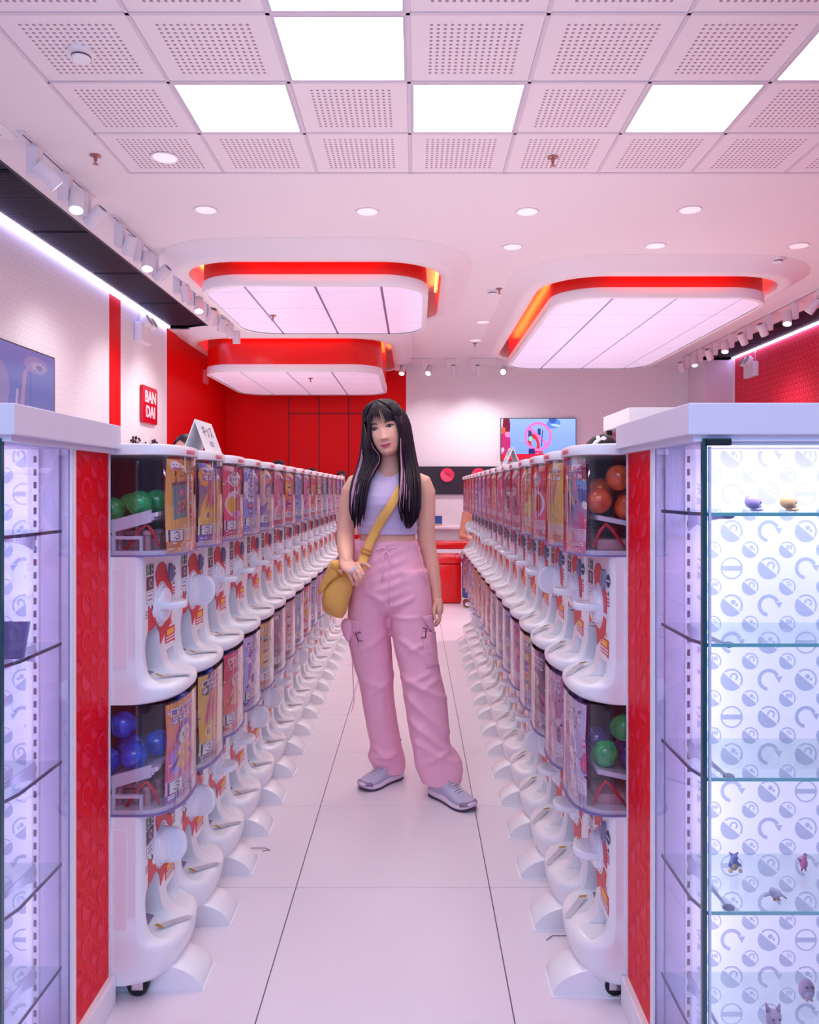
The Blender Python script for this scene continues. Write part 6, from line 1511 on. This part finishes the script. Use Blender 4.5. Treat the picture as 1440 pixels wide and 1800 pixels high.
for (x0, y0, x1, y1, Y) in ((596, 984, 598, 1012, 3.12), (588, 984.5, 595, 1014, 3.095), (581, 987, 590, 1016, 3.09), (577, 996, 583, 1021, 3.095), (571, 1008, 577, 1028, 3.105), (564, 1024, 570, 1038, 3.115), (559, 1040, 562, 1046, 3.12)):
    a, b = Wp(x0, y0, Y), Wp(x1, y1, Y); ring = []
    for j in range(16):
        th = 2*PI*j/16; ring.append(a.lerp(b, .5+.5*math.cos(th))+Vector((0, .013*math.sin(th)+.004*math.sin(3*th), 0)))
    R.append(ring)
m.loft(R); me = m.mesh('f', MU); bput('gathered_flap', me, MU)
m = MB(); m.sphere(Wp(591, 994, 3.085), .022, 18, (1.15, .7, .95)); me = m.mesh('k', MU); fold(me, lambda p: .003*mnoise.noise(p*60)); bput('knot', me, MU)
m = MB(); m.tube([Wp(595, 1003, 3.07), Wp(598, 1005, 3.065), Wp(600, 1009, 3.07)], .0035, 6); bput('zip_pull', m.mesh('z', MU), mat('zip_cream', (244, 214, 160), .4))
sp = [(735, 846, 3.33, 5), (728, 838, 3.28, 8), (719, 840, 3.215, 8), (710, 850, 3.165, 8), (703, 862, 3.128, 8), (693, 880, 3.108, 8), (682, 897, 3.106, 8), (671, 914, 3.118, 8), (661, 932, 3.135, 8), (652, 950, 3.135, 8), (645, 967, 3.128, 8), (640, 980, 3.118, 8.5), (636, 992, 3.10, 8.5), (633, 1003, 3.09, 9), (626, 1012, 3.10, 9)]
m = MB(); R = []
for i, (x, y, Y, hw) in enumerate(sp):
    a = Wp(*sp[max(0, i-1)][:3]); b = Wp(*sp[min(len(sp)-1, i+1)][:3]); t = (b-a).normalized(); nrm = Vector((0, -1, 0)); sdv = t.cross(nrm).normalized(); nn = sdv.cross(t).normalized()
    c_ = Wp(x, y, Y); w_ = hw*Y/F; R.append([c_+sdv*w_+nn*.0015, c_+sdv*w_*.5+nn*.0028, c_-sdv*w_*.5+nn*.0028, c_-sdv*w_+nn*.0015, c_-sdv*w_-nn*.0015, c_+sdv*w_-nn*.0015])
m.loft(R); bput('shoulder_strap', m.mesh('s', MU), MU)
m = MB(); P = [Wp(*q) for q in [(636.5, 963, 3.118), (653.5, 969.5, 3.118), (651.5, 977, 3.115), (634.5, 970.5, 3.115), (636.5, 963, 3.118)]]; m.tube(P, .0028, 6); bput('strap_buckle', m.mesh('s', MU), mat('buckle_tan', (198, 132, 66), .35))
# ================= background people (mostly hidden behind the rows) =================
def bg_person(loc, yaw, hgt, shirt, trous, lab, seated=False, bag_=False, clip_=False, skirt=None):
    t = person_root('person', loc, lab); k = hgt/1.65; m = MB()
    Lw = lambda *p: Vector(p)*k
    sk = mat('skin', (0, 0, 0)); sh = mat('shirt_%d_%d_%d' % shirt, shirt, .8); tr = mat('trousers_%d_%d_%d' % trous, trous, .8)
    # facing local -Y
    if not seated:
        hip = .88; legs = [[(s*.09, 0, .88), (s*.10, -.01, .5), (s*.10, .01, .09)] for s in (-1, 1)]; feet = [(s*.10, 0) for s in (-1, 1)]; arms = [[(s*.18, 0, 1.36), (s*.235, .02, 1.1), (s*.22, -.08, .88)] for s in (-1, 1)]
        tz = 0
    else:
        hip = .50; tz = -.38; legs = [[(s*.10, 0, .52), (s*.20, -.40, .50), (s*.21, -.38, .09)] for s in (-1, 1)]; feet = [(s*.21, -.40) for s in (-1, 1)]; arms = [[(s*.18, 0, .98), (s*.24, -.10, .74), (s*.12, -.32, .72)] for s in (-1, 1)]
    def el(z, a, b): return [Lw(a*math.cos(2*PI*j/20), b*math.sin(2*PI*j/20), z+tz) for j in range(20)]
    m.loft([el(.86, .16, .11), el(1.0, .145, .10), el(1.15, .15, .105), el(1.3, .17, .105), el(1.38, .15, .08), el(1.43, .06, .055)])
    for a in arms: m.tube([Lw(*q) for q in a[:2]]+[Lw(*a[1]).lerp(Lw(*a[2]), .6)], [.055*k, .042*k, .036*k], 10); m.sphere(Lw(*a[0]), .058*k, 10); m.sphere(Lw(*a[1]), .044*k, 10)
    me = remesh(m.mesh('s', sh), .012, 2); me.materials.clear(); me.materials.append(sh); inst('shirt', me, t)
    m = MB(); m.loft([el(.78, .165, .12), el(.9, .165, .115), el(.95, .15, .105)])
    for l in legs: m.tube([Lw(*l[0]), Lw(*l[0]).lerp(Lw(*l[1]), .5), Lw(*l[1]), Lw(*l[1]).lerp(Lw(*l[2]), .5), Lw(*l[2])], [.085*k, .075*k, .06*k, .055*k, .048*k], 12); m.sphere(Lw(*l[1]), .062*k, 10)
    me = remesh(m.mesh('s', tr), .012, 2); me.materials.clear(); me.materials.append(tr); inst('trousers', me, t)
    m = MB(); m.tube([Lw(0, .01, 1.38+tz), Lw(0, 0, 1.46+tz), Lw(0, -.01, 1.5+tz)], [.05*k, .046*k, .05*k], 12)
    hr = []
    for w_ in (-.113, -.107, -.098, -.085, -.07, -.05, -.03, 0, .03, .06, .085, .103, .113, .118):
        a, = interp(AW, w_); f, = interp(FD, w_); b, = interp(BD, w_)
        hr.append([Lw(a*math.cos(2*PI*j/28), -(max(f, 0)*math.sin(2*PI*j/28)+(feat(a*math.cos(2*PI*j/28), w_) if 0 < j < 14 else 0)) if j <= 14 else -(max(b, .0)*math.sin(2*PI*j/28)), 1.53+w_+tz) for j in range(28)])
    m.loft(hr)
    for a in arms:
        e, h_ = Lw(*a[1]), Lw(*a[2]); d = (h_-e).normalized(); m.tube([e.lerp(h_, .55), h_], [.034*k, .026*k], 10); m.sphere(h_+d*.03, .032*k, 10, (1, .6, 1))
        for q in range(4): o_ = Vector((.016*(q-1.5), 0, 0)); m.tube([h_+d*.04+o_, h_+d*.085+o_, h_+d*.11+o_+Vector((0, 0, -.012))], [.009, .008, .006], 6)
        m.tube([h_+Vector((.02, -.01, 0)), h_+d*.05+Vector((.035, -.015, 0))], [.010, .007], 6)
    me = m.mesh('body', SKIN, smooth=True); inst('body', me, t)
    m = MB()
    for w_ in (0,):
        R = []
        for w2 in (-.09, -.05, -.02, .02, .05, .07, .09, .105, .115, .12):
            op = math.radians(55 if w2 < .05 else 55*max(0, (.085-w2)/.035)); a, = interp(AW, w2); f, = interp(FD, w2); b, = interp(BD, w2); b = max(b, .07 if w2 < .08 else b)
            rr_ = []
            for j in range(33):
                th = op+(2*PI-2*op)*j/32; rr_.append(Lw((a+.014)*math.sin(th), -((f+.012) if math.cos(th) > 0 else (b+.014))*math.cos(th), 1.53+w2*1.04+tz+(.006 if w2 > .1 else 0)))
            R.append(rr_)
        m.loft(R, cap=False, closed=False); m.add(R[-1], [tuple(range(33))])
    inst('hair', m.mesh('hair', HAIRM, smooth=True), t)
    for fx, fyy in feet:
        for nm, z0, z1, gr, mt in (('shoe', .012, .075, 0, mat('shoe_brown', (120, 70, 52), .6)), ('shoe_sole', 0, .022, .006, mat('sole_cream', (232, 210, 200), .6))):
            m = MB(); R = []
            for yy, w_, zt in ((.06, .02, .9), (.05, .034, 1), (0, .036, 1), (-.06, .04, .85), (-.13, .042, .7), (-.17, .034, .6), (-.19, .016, .45)):
                R.append([Lw(fx+(w_+gr)*math.cos(2*PI*j/14), fyy+yy*1.02, max(z0, z0+(z1-z0)*zt*(.5+.5*math.sin(2*PI*j/14)))) for j in range(14)])
            m.loft(R); inst(nm, m.mesh(nm, mt, smooth=True), t)
    if clip_:
        m = MB(); c_ = Lw(-.066, .03, 1.53+.088+tz); m.tube([c_+Vector((-.010, .035, -.035)), c_+Vector((-.006, .012, -.008)), c_+Vector((.006, -.012, .010))], [.007, .011, .009], 8); m.sphere(c_+Vector((.006, -.028, .012)), .013, 10, (.7, 1.2, 1)); m.sphere(c_+Vector((.004, .0, .018)), .011, 10)
        o = inst('hair_clip', m.mesh('hair_clip', mat('clip_white', (250, 244, 250), .4), smooth=True), t)
    t.rotation_euler = (0, 0, yaw)
    return t
bg_person((-1.32, 3.05, 0), 0.6, 1.50, (120, 90, 110), (50, 50, 80), 'person whose dark hair shows just above the left cabinet top')
bg_person((-1.46, 5.0, 0), -0.3, 1.58, (70, 60, 80), (50, 50, 80), 'person whose dark hair shows left of the folded sign')
bg_person((-1.39, 8.0, 0), 0.2, 1.53, (200, 180, 190), (60, 60, 90), 'person whose dark hair shows against the red wall, nearest')
bg_person((-1.19, 9.0, 0), -0.2, 1.48, (150, 60, 70), (60, 60, 90), 'person whose dark hair shows against the red wall, middle one')
bg_person((-0.94, 10.0, 0), 0.1, 1.47, (210, 200, 210), (60, 60, 90), 'person whose dark hair shows against the red wall beside the shoulder of the woman')
bg_person((0.985, 4.12, 0), 1.4, 1.515, (190, 150, 160), (60, 60, 90), 'dark haired person with a white hair clip behind the right machine row', clip_=True)
o = empty('stool', (0.75, 8.74, 0), 0, 'small red stool under the seated person beyond the right row', 'stool')
MB().bbox(-.17, .17, -.17, .17, .36, .42, .02).build('seat', RU, o, angle=40)
for a in (-1, 1):
    for b in (-1, 1): MB().box(a*.13-.015, a*.13+.015, b*.13-.015, b*.13+.015, 0, .36).build('leg', METAL, o)
bg_person((0.75, 8.72, 0), 0, 1.62, (206, 140, 112), (66, 76, 136), 'seated person in tan sleeves, blue jeans and brown sneakers beyond the right row', seated=True)
o = empty('shoulder_bag', (0.56, 8.22, 0.52), 0, 'grey shoulder bag resting on the knees of the seated person', 'bag')
m = MB(); m.tube([(-.10, 0, .01), (-.05, 0, .06), (0.0, 0, .13), (.05, 0, .2)], [.02, .038, .038, .02], 12, flat=.7); m.build('pouch', mat('bag_grey', (170, 150, 146), .7), o, smooth=True)
m = MB(); m.tube([(-.09, -.03, .03), (-.13, -.02, .0), (-.15, 0, .03), (-.11, .02, .05)], .008, 6); m.build('strap', mat('strap_red', (216, 60, 80), .6), o, smooth=True)
# ---- loose cord on the floor ----
for x, y, lab in ((452, 1494, 'thin loose wire loop lying on the floor by the left row'), (985, 1650, 'thin dark wire lying on the floor by the right row')):
    Y = CH*F/(y-862); c_ = Vector(((x-730)*Y/F, Y, .0015)); t = empty('loose_wire', c_, 0, lab, 'wire')
    m = MB(); m.tube([(-.04, -.01, 0), (-.02, .012, .0), (.0, .006, .003), (.025, .012, .0), (.045, -.004, .0), (.02, -.010, .0)], .0012, 6); m.build('strand', mat('wire_grey', (140, 104, 120), .5), t, smooth=True)
